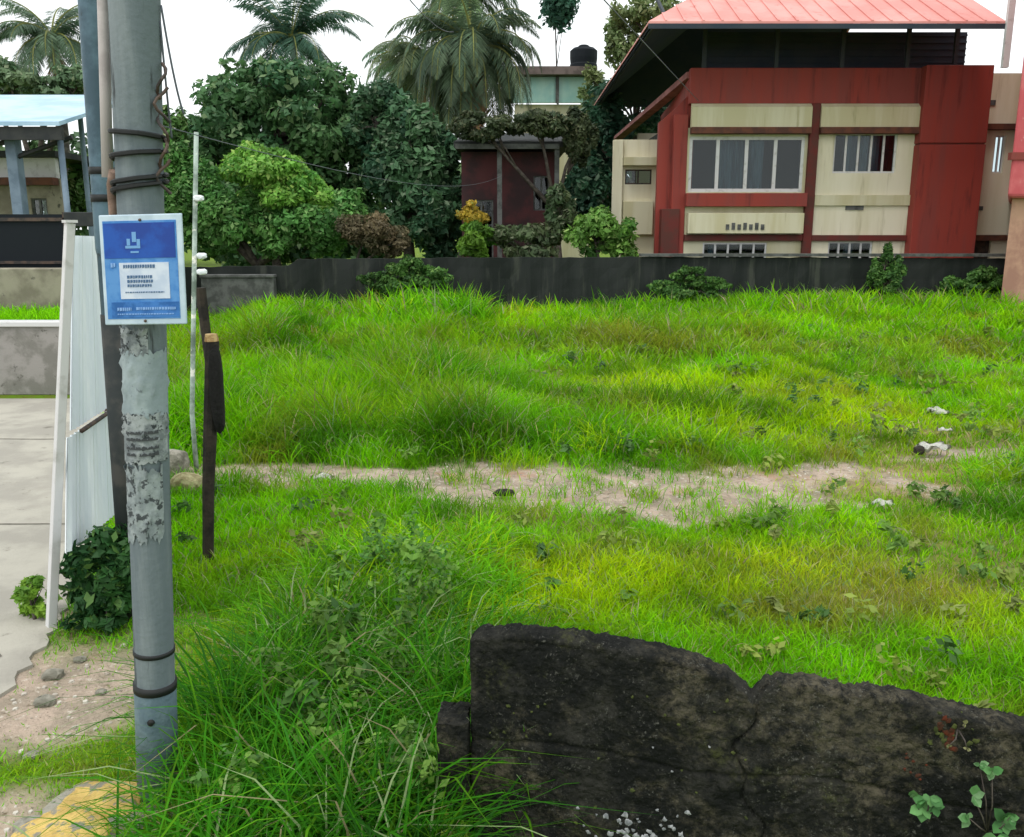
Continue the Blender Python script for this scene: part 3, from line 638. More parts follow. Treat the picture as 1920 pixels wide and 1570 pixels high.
def window(parent, x0, x1, z0, z1, y, n, curtains=(), fw=.06, frame='white', depth=.10):
    """frame with mullions, glass, and curtains behind"""
    f = bmesh.new(); yy = y
    box(f, x0, x1, yy, yy+.06, z1-fw, z1); box(f, x0, x1, yy, yy+.06, z0, z0+fw); box(f, x0, x0+fw, yy, yy+.06, z0+fw, z1-fw); box(f, x1-fw, x1, yy, yy+.06, z0+fw, z1-fw)
    for i in range(1, n):
        xm = x0 + (x1 - x0) * i / n; box(f, xm-fw*.55, xm+fw*.55, yy+.003, yy+.055, z0+fw, z1-fw)
    w = from_bm('window', f, M[frame], parent)
    g = bmesh.new(); box(g, x0+fw, x1-fw, yy+.025, yy+.032, z0+fw, z1-fw)
    gl = from_bm('pane', g, M['pane'], w)
    if curtains:
        c = bmesh.new()
        for a, b_ in curtains:
            xa, xb = x0 + (x1-x0)*a, x0 + (x1-x0)*b_; k = max(4, int((xb - xa) / .04)); pr = None
            for s in range(k + 1):
                xx = xa + (xb - xa) * s / k; dy = .02 * math.sin(s * 1.9); p = (c.verts.new((xx, yy+.14+dy, z0+fw)), c.verts.new((xx, yy+.14+dy, z1-.02)))
                if pr: c.faces.new((pr[0], p[0], p[1], pr[1]))
                pr = p
        from_bm('curtain', c, M['curtain'], w)
    return w
gm_ = bpy.data.materials.new('thin_glass'); gm_.use_nodes = True; N2 = gm_.node_tree.nodes; L2 = gm_.node_tree.links
tr = N2.new('ShaderNodeBsdfTransparent'); tr.inputs[0].default_value = (.75,.82,.84,1); gs = N2.new('ShaderNodeBsdfGlossy'); gs.inputs['Roughness'].default_value = .05
fr_ = N2.new('ShaderNodeFresnel'); fr_.inputs[0].default_value = 1.45; mx = N2.new('ShaderNodeMixShader')
L2.new(fr_.outputs[0], mx.inputs[0]); L2.new(tr.outputs[0], mx.inputs[1]); L2.new(gs.outputs[0], mx.inputs[2]); L2.new(mx.outputs[0], N2['Material Output'].inputs[0]); M['pane'] = gm_

xl, xm0, xm1, xt0, xt1, xr = hx(1288), hx(1513), hx(1530), hx(1724), hx(1846), hx(1905)
zpar, zband_t, zband_b, z440 = hz(128), hz(195), hz(240), hz(443)
house = thing('red_house', 'two storey dark red and cream house under a faded red sheet roof', 'house', (xl, FY, 0))
w1 = (hx(1292), hx(1508), hz(360), hz(256)); w2 = (hx(1562), hx(1680), hz(325), hz(250))
g1 = (hx(1325), hx(1448), .9, hz(455)); g2 = (hx(1565), hx(1650), .9, hz(453)); w3 = (hx(1862, FY+.6), hx(1882, FY+.6), hz(322), hz(250))
door_h = (hx(1852), hx(1898), 0, hz(452))
# structural front wall, red parts and cream parts
wall_open('front_wall', M['cream'], house, xm1, xt0, 0, zband_b, FY, .2, [w2, g2])
wall_open('bay_wall', M['yellowcream'], house, xl, xm0, 0, zband_b, FY+.02, .2, [w1, g1])
bx('parapet', M['red'], house, xl, xt0, FY-.05, FY+.2, zband_t, zpar, bev=.012)
bx('column', M['darkred'], house, xm0, xm1, FY-.12, FY+.2, 0, zband_t-.003, bev=.01)
tw0, tw1 = hx(1722, FY-.35), hx(1846, FY-.35); tz = hz(272)
bx('tower', M['red'], house, tw0, tw1, FY-.35, FY+3, 0, tz-.02, bev=.012); bx('tower', M['red'], house, tw0, tw1, FY-.35, FY+3, tz+.02, zpar+.02, bev=.012); bx('tower_joint', M['darkred'], house, tw0+.03, tw1-.03, FY-.32, FY+2.9, tz-.019, tz+.019)
# cream sunshades over each bay with brown slab lines
for a, b_ in ((xl+.05, xm0), (xm1, xt0)):
    bm = bmesh.new(); prism(bm, [(a, FY-.05, zband_t), (a, FY-.20, zband_t-.10), (a, FY-.20, zband_b), (a, FY+.0, zband_b)], (b_-a-.003, 0, 0)); from_bm('sunshade', bm, M['yellowcream'], house)
    bx('slab_edge', M['brown'], house, a, b_-.003, FY-.26, FY-.003, zband_b-.17, zband_b-.003, bev=.01)
# sill slabs and string courses
bx('window_sill', M['red'], house, xl-.02, xm0-.003, FY-.28, FY+.015, hz(388), hz(363), bev=.01)
bx('string_course', M['darkred'], house, xl, xm0-.003, FY-.10, FY+.015, hz(452), hz(440), bev=.008)
bx('string_course', M['darkred'], house, xm1+.003, xt0-.003, FY-.10, FY-.003, hz(452), hz(441), bev=.008)
bx('balcony_band', M['yellowcream'], house, xm1+.02, xt0-.02, FY-.07, FY-.003, hz(386), hz(366), bev=.006)
bx('door_shade', M['yellowcream'], house, xl+.05, xm0-.06, FY-.30, FY-.02+.035, hz(438), hz(400), bev=.01)
window(house, *w1, FY+.05, 4, ((.28,.50), (.53,.66)), .085)
window(house, *w2, FY+.05, 5, ((.22,.42), (.46,.58), (.62,.76)), .05)
window(house, *g1, FY+.05, 5, ((.1,.2),), .05); window(house, *g2, FY+.05, 4, ((.4,.6),), .05)
bx('vent', M['greytrim'], house, hx(1592), hx(1626), FY-.03, FY-.003, hz(394), hz(386))
bm = bmesh.new()
for k in range(7): a = hx(1362 + k*11); box(bm, a, a+.09, FY-.325, FY-.304, hz(431), hz(421) + (.04 if k % 2 else 0))
from_bm('hanging_clutter', bm, M['greytrim'], house)
# darkred pillar at the lower left corner
bx('pillar', M['darkred'], house, hx(1243), hx(1277), FY-.1, FY+.35, 0, hz(392), bev=.01)
# side wall running back, with its sloping red coping
YS = 29.5; xs_b = P(1236, 300, YS).x
bm = bmesh.new(); prism(bm, [Vector((xl, FY+.22, 0)), Vector((xl, FY+.22, zpar-.25)), Vector((xs_b, YS, hz(218, YS))), Vector((xs_b, YS, 0))], (.2, 0, 0)); from_bm('side_wall', bm, M['red'], house)
bm = bmesh.new(); prism(bm, [Vector((xl-.06, FY+.2, zpar-.22)), Vector((xl-.06, FY+.2, zpar-.06)), Vector((P(1150,300,YS+3).x, YS+3, hz(262, YS+3)+.1)), Vector((P(1150,300,YS+3).x, YS+3, hz(262, YS+3)))], (.30, 0, 0)); from_bm('coping', bm, mat('faded_pink_coping', lin(158,104,100), .7, lin(128,80,76), 3), house)
bx('corner_pier', M['red'], house, hx(1262), xl-.003, FY-.02, FY+.2, 0, hz(215), bev=.01)
bm = bmesh.new(); prism(bm, [Vector((hx(1236), FY+.25, 0)), Vector((hx(1236), FY+.25, hz(228))), Vector((hx(1262), FY+.25, hz(205))), Vector((xl, FY+.25, hz(178))), Vector((xl, FY+.25, 0))], (0, .2, 0)); from_bm('raking_wall', bm, M['red'], house)
# cream wing set back on the left
WY = 27.0; wx0, wx1 = P(1152, 300, WY).x, P(1245, 300, WY).x; zw = hz(262, WY, 1200)
wh = (P(1172,330,WY).x, P(1222,330,WY).x, hz(346, WY, 1200), hz(318, WY, 1200))
wall_open('wing_wall', M['cream'], house, wx0, wx1, 0, zw, WY, .2, [wh]); window(house, *wh, WY+.05, 2, (), .04, 'darkmetal')
bx('wing_side', M['cream'], house, wx0+.1, wx0+.3, WY+.2, WY+1.2, 0, zw-.01)
bx('wing_pier', M['cream'], house, wx0-.06, wx0+.24, WY-.12, WY-.003, 0, zw-.02, bev=.01)
bx('wing_shade', M['yellowcream'], house, wx0+.25, wx1-.02, WY-.35, WY-.003, hz(312, WY, 1200), hz(296, WY, 1200), bev=.01)
bx('wing_band', M['yellowcream'], house, wx0+.28, wx1-.3, WY-.2, WY-.003, hz(440, WY, 1200), hz(378, WY, 1200), bev=.01)
# body behind, flat roof slab, back and right walls
bx('rear_wall', M['cream'], house, xl+.2, xr, 35.8, 36, 0, zpar-.5)
bx('roof_slab', M['greytrim'], house, xl+.21, xt1, FY+.21, 35.79, zband_t-.3, zband_t-.1)
# right bay
wall_open('right_bay_wall', M['cream'], house, xt1, xr+3, 0, hz(130), FY+.6, .2, [w3, door_h]); window(house, *w3, FY+.65, 2, (), .04)
bx('right_bay_band', M['brown'], house, xt1+.003, xr+3, FY+.35, FY+.597, hz(240), hz(229)); bx('right_bay_band', M['brown'], house, xt1+.003, xr+3, FY+.45, FY+.597, hz(452), hz(441))
bx('door', M['darkmetal'], house, door_h[0], door_h[1], FY+.7, FY+.74, 0, door_h[3])
bx('vent', M['greytrim'], house, hx(1864), hx(1876), FY+.57, FY+.597, hz(192), hz(182)); bx('vent', M['greytrim'], house, hx(1854), hx(1874), FY+.57, FY+.597, hz(394), hz(386))
# interior floor/back to stop see-through: dark room shells
bx('inner_wall', mat('dim_interior', (.03,.032,.034), .9), house, xl+.25, xt0-.02, FY+1.6, FY+1.7, 0, zband_b)
# open sheet roof on steel posts above the terrace
EY = 22.6; ez = hz(40, EY); ex0 = P(1216, 40, EY).x; ex1 = P(1887, 38, EY).x; YB = 37.0; yr_ = (EY + YB) / 2; rz = ez + (yr_ - EY) * math.tan(math.radians(27)); run = 5.0
roof = bmesh.new(); vz = lambda *p: roof.verts.new(p)
def slab(pts, th=.05):
    a = [Vector(p) for p in pts]; prism(roof, a, (0, 0, -th))
slab([(ex0, EY, ez), (ex1, EY, ez), (ex1, yr_, rz), (ex0+run, yr_, rz)])
rf = from_bm('roof', roof, M['pinkroof'], house)
roof = bmesh.new(); slab([(ex0, YB, ez-.01), (ex0+run, yr_, rz-.01), (ex1, yr_, rz-.01), (ex1, YB, ez-.01)]); slab([(ex0, EY+.01, ez-.01), (ex0+run, yr_, rz-.012), (ex0, YB-.01, ez-.01)]); from_bm('roof', roof, M['pinkroof'], house)
# ribs of the roof sheets
bm = bmesh.new(); k = 0; x = ex0 + .4
while x < ex1 - .1:
    top = min(1.0, (x - ex0) / run); y1 = EY + (yr_ - EY) * top; z1 = ez + (rz - ez) * top
    prism(bm, [Vector((x, EY-.0, ez+.002)), Vector((x+.05, EY, ez+.002)), Vector((x+.05, y1, z1+.002)), Vector((x, y1, z1+.002))], (0, 0, .03)); x += .45
from_bm('roof_ribs', bm, M['pinkroof'], rf)
# dark lining under the sheets, seen from the lot: front fascia, hip lining and the rear lining
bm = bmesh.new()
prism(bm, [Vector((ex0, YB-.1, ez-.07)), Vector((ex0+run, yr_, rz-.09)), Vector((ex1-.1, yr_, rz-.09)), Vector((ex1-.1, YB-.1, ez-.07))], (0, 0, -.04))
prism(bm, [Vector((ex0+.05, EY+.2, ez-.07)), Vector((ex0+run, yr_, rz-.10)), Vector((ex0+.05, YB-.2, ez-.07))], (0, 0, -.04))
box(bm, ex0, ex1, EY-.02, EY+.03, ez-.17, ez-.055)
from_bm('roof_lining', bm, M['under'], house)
# dark louvred sheet put in for the shade of the open terrace
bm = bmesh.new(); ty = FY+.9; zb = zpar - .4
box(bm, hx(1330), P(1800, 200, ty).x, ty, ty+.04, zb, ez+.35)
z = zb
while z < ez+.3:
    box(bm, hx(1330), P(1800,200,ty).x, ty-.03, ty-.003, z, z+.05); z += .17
from_bm('terrace_shade_sheet', bm, M['under'], house)
bm = bmesh.new(); prism(bm, [Vector((ex0+.1, EY+.1, ez-.08)), Vector((ex0+.1, EY+.1, ez-.14)), Vector((ex0+.15, YB-.3, ez-.14)), Vector((ex0+.15, YB-.3, ez-.08))], (.06, 0, 0))
for px in (1262, 1320, 1455, 1578, 1700, 1790):
    xx = P(px, 100, FY+.1).x; box(bm, xx-.05, xx+.05, FY+.0, FY+.1, zpar-.02, ez+.55) if px > 1300 else None
for s in range(9):
    xx = ex0 + .5 + s * (ex1 - ex0 - 1) / 8; prism(bm, [Vector((xx, EY+.05, ez-.06)), Vector((xx, EY+.05, ez-.16)), Vector((xx, FY+1.0, ez-.16+(FY+1-EY)*math.tan(math.radians(27)))), Vector((xx, FY+1.0, ez-.06+(FY+1-EY)*math.tan(math.radians(27))))], (.06, 0, 0))
from_bm('roof_frame', bm, mat('dull_steel_frame', lin(52,58,64), .7), house)
bx('gutter', M['white'], house, P(1887,60,EY-.1).x, P(1899,60,EY-.1).x, EY-.1, EY, hz(128, EY, 1890), 10.0)

# pink neighbour at the right edge
NY = 20.6; pn = thing('pink_house', 'pink wall of a neighbouring house cut by the right edge of the picture', 'house', (P(1900, 400, NY).x, NY, 0))
x0 = P(1897, 300, NY).x; bm = bmesh.new(); k_ = (NY+6)/NY; zl_ = P(1910, 372, NY).z; prism(bm, [Vector((x0, NY, zl_)), Vector((x0+5, NY, zl_)), Vector((x0+6, NY+6, zl_)), Vector((x0*k_+.05, NY+6, zl_))], (0, 0, 9.0-zl_)); bevel(bm, .10, 3); from_bm('upper_wall', bm, M['pinkwall'], pn)
bm = bmesh.new(); xq = P(1903,400,NY).x; prism(bm, [Vector((xq+.04, NY+.25, 0)), Vector((x0+5, NY+.25, 0)), Vector((x0+5.8, NY+5.8, 0)), Vector((xq*k_+.1, NY+5.8, 0))], (0, 0, zl_+.05)); from_bm('lower_wall', bm, M['peach'], pn)
bx('ledge', M['red'], pn, x0-.04, x0+5.04, NY-.04, NY+.1, P(1910,300,NY).z, P(1910,286,NY).z)

# ------------------------------------------------------------------ maroon house and mint-sided building
my = 26.5; q_ = lambda px: P(px, 400, my).x; qz = lambda py: P(950, py, my).z
mh = thing('maroon_house', 'low maroon walled house with a dark eave, half hidden by shrubs', 'house', (q_(950), my, 0))
op = [(q_(1000), q_(1030), qz(395), qz(330)), (q_(880), q_(925), 1.2, qz(375))]
wall_open('wall', M['maroon'], mh, q_(866), q_(1042), 0, qz(285), my, .2, op)
bx('side_wall', M['maroon'], mh, q_(866), q_(866)+.2, my+.2, my+4, 0, qz(285)-.01, q_(1042)-.2, q_(1042), my+.2, my+4, 0, qz(285)-.01, q_(866)+.2, q_(1042)-.2, my+3.8, my+4, 0, qz(285)-.01)
bm = bmesh.new(); prism(bm, [Vector((q_(855), my-.7, qz(280))), Vector((q_(855), my-.7, qz(270))), Vector((q_(875), my+2, qz(236))), Vector((q_(855), my+4.5, qz(275)))], (q_(1062)-q_(855), 0, 0)); from_bm('roof', bm, M['slate'], mh)
bx('gutter', M['greytrim'], mh, q_(858), q_(1045), my-.82, my-.703, qz(284), qz(275))
bx('post', M['greytrim'], mh, P(932,300,my-.7).x, P(941,300,my-.7).x, my-.7, my-.62, 0, qz(284))
bx('post', M['greytrim'], mh, P(1040,300,my-.7).x, P(1049,300,my-.7).x, my-.7, my-.62, 0, qz(284))
window(mh, *op[0], my+.05, 2, (), .05, 'greytrim'); window(mh, *op[1], my+.05, 2, (), .05, 'greytrim')
by = 44.0; r_ = lambda px: P(px, 200, by).x; rz_ = lambda py: P(1040, py, by).z
mb = thing('mint_building', 'far building with pale mint sheet siding over an ochre wall, left of the red house', 'building', (r_(1040), by, 0))
bx('wall', M['yellowcream'], mb, r_(965), r_(1108), by, by+6, 0, rz_(196))
bm = bmesh.new(); a = r_(958)
pts = [(r_(942), rz_(146)), (r_(1110), rz_(146)), (r_(1110), rz_(194)), (r_(944), rz_(194))]
prism(bm, [Vector((x, by-.25, z)) for x, z in pts], (0, .2, 0)); sd_ = from_bm('siding', bm, M['mint'], mb)
bm = bmesh.new(); 
for k in range(22): x = r_(950) + k * .2; box(bm, x, x+.03, by-.275, by-.252, rz_(193), rz_(147))
from_bm('siding_ribs', bm, M['mint'], sd_)
bx('downpipe', M['greytrim'], mb, r_(1041), r_(1047), by-.4, by-.28, rz_(196), rz_(146))
bx('roof', mat('brown_grey_roof', lin(112,100,96), .8, lin(88,78,74), 2), mb, r_(950), r_(1116), by-.8, by+6.4, rz_(145), rz_(130))
# black water tank on its roof
ty_ = by + 1; c0 = P(1094, 128, ty_); tk = thing('water_tank', 'black cylindrical water tank on the brown roof of the mint sided building', 'water tank', (c0.x, ty_, rz_(130)))
zt0 = rz_(130); bm = bmesh.new(); zc = P(1094, 90, ty_).z
tube(bm, [(c0.x, ty_, zt0), (c0.x, ty_, zt0+.1), (c0.x, ty_, zt0+.35), (c0.x, ty_, zt0+.4), (c0.x, ty_, zt0+.65), (c0.x, ty_, zc-.15), (c0.x, ty_, zc-.02)], [.62,.66,.66,.63,.66,.66,.5], 24); from_bm('tank', bm, M['black'], tk, False)
tube_obj('lid', M['black'], tk, [(c0.x, ty_, zc-.02), (c0.x, ty_, zc+.06), (c0.x, ty_, zc+.12)], [.28,.28,.2], 18, False)

# ------------------------------------------------------------------ buildings at far left, beyond the road
ly = 19.0; lx = lambda px, Y=ly: P(px, 400, Y).x; lz = lambda py, Y=ly: P(80, py, Y).z
sh = thing('blue_roofed_shelter', 'open shelter with a pale blue sheet roof at far left', 'shelter', (lx(60), ly, 0))
bm = bmesh.new(); prism(bm, [Vector((lx(-260), ly-1.0, lz(236, ly-1))), Vector((lx(-260), ly-1.0, lz(228, ly-1))), Vector((lx(-260), ly+3.2, lz(178, ly+3.2)-.0)), Vector((lx(-260), ly+3.2, lz(184, ly+3.2)))], (lx(172)-lx(-260), 0, 0)); rr_ = from_bm('roof', bm, M['blueroof'], sh)
bx('fascia', M['slate'], sh, lx(-260), lx(172), ly-.95, ly-.85, lz(262, ly-1), lz(237, ly-1))
for px in (35, -150): bx('column', M['bluegrey'], sh, lx(px-12, ly-.6), lx(px+8, ly-.6), ly-.6, ly-.35, 0, lz(237, ly-1)-.02, bev=.01)
tube_obj('post', M['bluegrey'], sh, [(lx(127, ly-.6), ly-.6, 0), (lx(127, ly-.6), ly-.6, lz(240, ly-1))], .06)
tube_obj('post', M['bluegrey'], sh, [(lx(168, ly+2.5), ly+2.5, 0), (lx(168, ly+2.5), ly+2.5, lz(200, ly+3))], .06)
bm = bmesh.new(); tube(bm, [(lx(40, ly-.5), ly-.5, lz(300)), (lx(150, ly-.5), ly-.5, lz(262))], .05, 6); tube(bm, [(lx(-150, ly-.5), ly-.5, lz(300)), (lx(35, ly-.5), ly-.5, lz(270))], .05, 6); from_bm('brace', bm, M['slate'], sh)
h2 = 22.5; s2 = thing('small_house', 'small house with a white gable and brown eave seen under the blue roofed shelter', 'house', (lx(70, h2), h2, 0))
wall_open('wall', M['beige'], s2, lx(-200, h2), lx(118, h2), 0, lz(335, h2), h2, .2, [(lx(60,h2), lx(90,h2), 1.0, lz(372,h2))])
bx('gable', M['white'], s2, lx(-200, h2), lx(112, h2), h2+.03, h2+.2, lz(334, h2), lz(296, h2))
bx('eave', M['brown'], s2, lx(-205, h2), lx(116, h2), h2-.3, h2-.003, lz(348, h2), lz(334, h2))
bx('roof', M['slate'], s2, lx(-205, h2), lx(122, h2), h2-.2, h2+4, lz(295, h2), lz(284, h2))
window(s2, lx(60,h2), lx(90,h2), 1.0, lz(372,h2), h2+.05, 2, (), .05, 'greytrim')
gy = 16.0; gt = thing('black_gate', 'black solid sheet gate below the blue roofed shelter', 'gate', (lx(80, gy), gy, 0))
bx('gate_panel', M['black'], gt, lx(-150, gy), lx(123, gy), gy, gy+.05, .5, P(80, 402, gy).z)
bx('gate_rail', M['darkmetal'], gt, lx(-152, gy), lx(125, gy), gy-.04, gy-.003, P(80,402,gy).z-.12, P(80,402,gy).z-.06, lx(-152, gy), lx(125, gy), gy-.04, gy-.003, P(80,495,gy).z, P(80,495,gy).z+.05)
bx('gate_rail', M['darkmetal'], gt, lx(118, gy), lx(130, gy), gy-.04, gy+.1, 0, P(80,398,gy).z)
bm = bmesh.new(); wy = 15.4; box(bm, lx(-400, wy), lx(112, wy), wy, wy+.2, 0, P(60, 503, wy).z); bevel(bm, .02); setp(from_bm('beige_wall', bm, M['beige']), 'beige rendered wall in front of the black gate, beside the road', 'wall')
bx_ = thing('dark_gatepost', 'dark squat post and beam between the black gate and the white post', 'post', (lx(155, 15), 15, 0))
bx('beam', M['slate'], bx_, lx(118, 15), lx(200, 15), 15, 15.15, P(150,425,15).z, P(150,398,15).z, bev=.01); bx('post', M['slate'], bx_, lx(190, 15), lx(200, 15), 15.0, 15.14, 0, P(150,425,15).z-.003)
gw = thing('roadside_wall', 'low grey wall with a white cap at the far end of the road', 'wall', (lx(60, 12.8), 12.8, 0))
wy = 12.8; bx('wall', M['greywall'], gw, lx(-500, wy), lx(116, wy), wy, wy+.2, 0, P(60, 613, wy).z, bev=.01)
bx('cap', M['white'], gw, lx(-500, wy), lx(118, wy), wy-.04, wy+.24, P(60,613,wy).z, P(60,603,wy).z, bev=.01)
# grassy bank between the two walls
n = 9000; x = rng.uniform(-14, lx(112, 14), n); y = rng.uniform(13.2, 15.3, n); zb_ = np.full(n, .9)
bm = bmesh.new(); box(bm, -14, lx(114, 14), 13.05, 15.35, 0, .93); setp(from_bm('bank', bm, gm), 'raised planting bank', kind='structure')
build_grass('bank_grass', [blades('g', x, y, rng.uniform(.1, .35, n), np.full(n, .02), .7, np.tile(GREEN * 1.15, (n, 1)) * rng.uniform(.6, 1.4, (n, 1)), z=zb_)], 'green grass on the bank behind the low grey wall')
# wooden clutter on the far verge: grass strip along it is part of 'grass'

# ------------------------------------------------------------------ leaning white post and sheet fence
a = G(91, 1180); top = P(131, 418, a.y); wp = thing('white_post', 'thin leaning white post at the near end of the white sheet fence', 'post', a)
bm = bmesh.new(); tube(bm, [a - Vector((0, 0, .1)), a.lerp(top, .5) + Vector((.006, 0, 0)), top], [.036, .034, .033], 4); bevel(bm, .003); from_bm('post', bm, M['white'], wp)
tube_obj('cap', M['white'], wp, [top, top + Vector((0, 0, .015))], [.045, .045], 4, False)
ya, yb_ = 5.2, 7.7; A_ = Vector((P(128, 700, ya).x, ya, 0)); B_ = Vector((P(262, 700, yb_).x, yb_, 0))
pf = thing('sheet_fence', 'weathered white corrugated sheet fence behind the poles', 'fence', A_)
def corr(zlo, zhi, off, tilt=0):
    bm = bmesh.new(); n = 110; pr = None; dd = (B_ - A_); nn = Vector((-dd.y, dd.x, 0)).normalized()
    for i in range(n + 1):
        u = i / n; p = A_ + dd * u + nn * (.012 * math.sin(u * 2 * math.pi * 26) + off)
        sh = lambda z: -dd * (1 - u) * .26 * (1.35 - z) / 1.3
        lo_, hi_ = p + sh(zlo(u)) + Vector((0, 0, zlo(u))), p + sh(zhi(u)) + Vector((0, 0, zhi(u)))
        r = [bm.verts.new(lo_), bm.verts.new(hi_), bm.verts.new(hi_ + nn * .004), bm.verts.new(lo_ + nn * .004)]
        if pr:
            for k in range(4): bm.faces.new((pr[k], r[k], r[(k+1) % 4], pr[(k+1) % 4]))
        pr = r
    bmesh.ops.recalc_face_normals(bm, faces=list(bm.faces)); return bm
seam = lambda u: 1.2 * (1 - u) + 1.02 * u
zb1 = P(138, 995, ya).z; zb2 = .12
from_bm('upper_sheet', corr(lambda u: seam(u) + .02, lambda u: 2.36 - .03 * u, 0), M['panel'], pf)
from_bm('lower_sheet', corr(lambda u: zb1 * (1 - u) + zb2 * u, lambda u: seam(u) - .02, .02), M['panel'], pf)
tube_obj('rail', M['darkmetal'], pf, [A_ + Vector((.035, .02, seam(0))), B_ + Vector((.035, -.02, seam(1)))], .016, 6)
for u in (.5, 1):
    p = A_.lerp(B_, u) + Vector((-.07, .05, 0)); tube_obj('fence_post', M['darkmetal'], pf, [p - Vector((0, 0, .1)), p + Vector((0, 0, 2.3))], .03, 6)

# ------------------------------------------------------------------ steel pole behind the concrete pole
b0 = P(247, 1120, 5.15); t0 = P(170, 0, 5.15); d = (t0 - b0); base = b0 - d * ((b0.z) / d.z); topp = base + d * (7.5 / d.z)
sp_ = thing('steel_pole', 'blue grey steel pole just behind the concrete pole', 'pole', base)
tube_obj('pole', M['steel'], sp_, [base.lerp(topp, u) for u in (0, .12, .125, .3, .305, .7, 1)], [.062,.062,.06,.06,.066,.066,.066], 18)
for u in (.34, .36): c = base.lerp(topp, u); tube_obj('clamp', M['dark'], sp_, [c, c + Vector((0, 0, .04))], [.072, .072], 18)
# the lower dark half (bitumen coat)
tube_obj('bitumen_coat', mat('bitumen', (.018,.024,.024), .7, (.05,.05,.045), 5), sp_, [base.lerp(topp, 0), base.lerp(topp, .255)], [.066, .065], 18)

# ------------------------------------------------------------------ concrete pole with its wrappings
PYd = G(298, 1512).y
pb = P(298, 1512, PYd); pt = P(252, 0, PYd); dv = pt - pb; base = pb - dv * (pb.z / dv.z); ptop = base + dv * (8.0 / dv.z)
def on(z, dx=0, dy=0): return base + dv * (z / dv.z) + Vector((dx, dy, 0))
cpole = thing('concrete_pole', 'grey concrete pole in the left foreground carrying the blue sign', 'pole', base)
tube_obj('pole', M['concpole'], cpole, [on(z) for z in (-.1, .02, .5, 1.2, 1.9, 2.4, 2.9, 3.4, 8.0)], [.079,.079,.077,.077,.078,.08,.084,.088,.088], 28)
zz = lambda py: P(280, py, PYd).z
tube_obj('painted_sleeve', M['sleeve'], cpole, [on(zz(1512)+.01), on(zz(1290)), on(zz(1285))], [.083, .082, .079], 28)
tube_obj('band', M['dark'], cpole, [on(zz(1290)), on(zz(1276))], [.085, .085], 28)
tube_obj('band', M['dark'], cpole, [on(zz(1222), .0), on(zz(1214), 0)], [.081, .081], 28)
# wrapped, torn paper notices
def wrap(z0, z1, r, a0, a1, m, rag=.02, seed=0):
    rr = random.Random(seed); bm = bmesh.new(); n = 26; k = 10; grid = []
    for i in range(n + 1):
        a = a0 + (a1 - a0) * i / n; lo = z0 + rr.uniform(-rag, rag); hi = z1 + rr.uniform(-rag, rag); row = []
        for j in range(k + 1):
            z = lo + (hi - lo) * j / k; c = on(z); q = r + rr.uniform(0, .003) + (rr.random() < .04) * .01
            row.append(bm.verts.new(c + Vector((math.cos(a) * q, math.sin(a) * q, 0))))
        grid.append(row)
    for i in range(n):
        for j in range(k): bm.faces.new((grid[i][j], grid[i+1][j], grid[i+1][j+1], grid[i][j+1]))
    return from_bm('notice', bm, m, cpole, True)
D = math.radians
M['paper2'] = mat('grey_scribbled_paper', lin(150,158,158), .85, lin(108,116,118), 18, lin(52,58,60), 34, thr3=(.54,.6), bump=.3)
M['paper3'] = mat('pale_blue_grey_paper', lin(148,162,164), .85, lin(132,146,150), 8, lin(110,120,124), 30, thr3=(.6,.66), bump=.2)
wrap(zz(775), zz(655), .0805, D(180), D(360), M['paper3'], .015, 1)
wrap(zz(660), zz(612), .081, D(190), D(300), M['paper2'], .01, 2)
wrap(zz(860), zz(770), .082, D(185), D(350), M['paper2'], .008, 3)
wrap(zz(1000), zz(868), .080, D(190), D(330), M['paper'], .03, 4)
# dark printed lines of an unreadable notice, one part per line
M['print'] = mat('faded_black_print', lin(62,66,68), .8)
for py in (806, 818, 834, 846):
    bm = bmesh.new(); top_, z = [], zz(py); c = on(z); pr = None
    for s_ in range(30):
        a = D(232 + s_ * 3); h_ = .012 if (s_ % 5) else .003; h_ *= R.uniform(.7, 1.1); p0 = c + Vector((math.cos(a), math.sin(a), 0)) * .0868
        v = (bm.verts.new(p0), bm.verts.new(p0 + Vector((0, 0, h_))))
        if pr: bm.faces.new((pr[0], v[0], v[1], pr[1]))
        pr = v
    from_bm('print_line', bm, M['print'], cpole)
# hole plate near the foot
c = on(zz(1335)); tube_obj('bolt_hole', M['dark'], cpole, [c + Vector((.012, -.088, 0)), c + Vector((.012, -.072, 0))], [.014, .014], 12)
# cable bundles strapped round the upper pole
bm = bmesh.new()
for k, (pa, pb_) in enumerate((((232,352),(302,326)), ((226,366),(304,338)), ((222,300),(300,282)), ((228,244),(300,262)))):
    za, zb_ = zz(pa[1]), zz(pb_[1]); pts = []
    for i in range(25):
        a = D(150 + i * 10); u = i / 24; pts.append(on(za + (zb_ - za) * u) + Vector((math.cos(a), math.sin(a), 0)) * (.094 + .004 * math.sin(i)))
    tube(bm, pts, .009, 6)
from_bm('cable_wrap', bm, M['dark'], cpole)
tube_obj('conduit', mat('dusty_white_pipe', lin(190,184,182), .6, lin(165,158,156), 4), cpole, [on(zz(332), -.135, .04), on(zz(110), -.125, .03), on(3.5, -.12, .03), on(8, -.12, .03)], .020, 12)
tube_obj('conduit', mat('rusty_pipe', lin(112,92,78), .7, lin(150,126,112), 12), cpole, [on(zz(600), -.105, .05), on(zz(345), -.12, .04), on(zz(322), -.10, .02)], .019, 10)
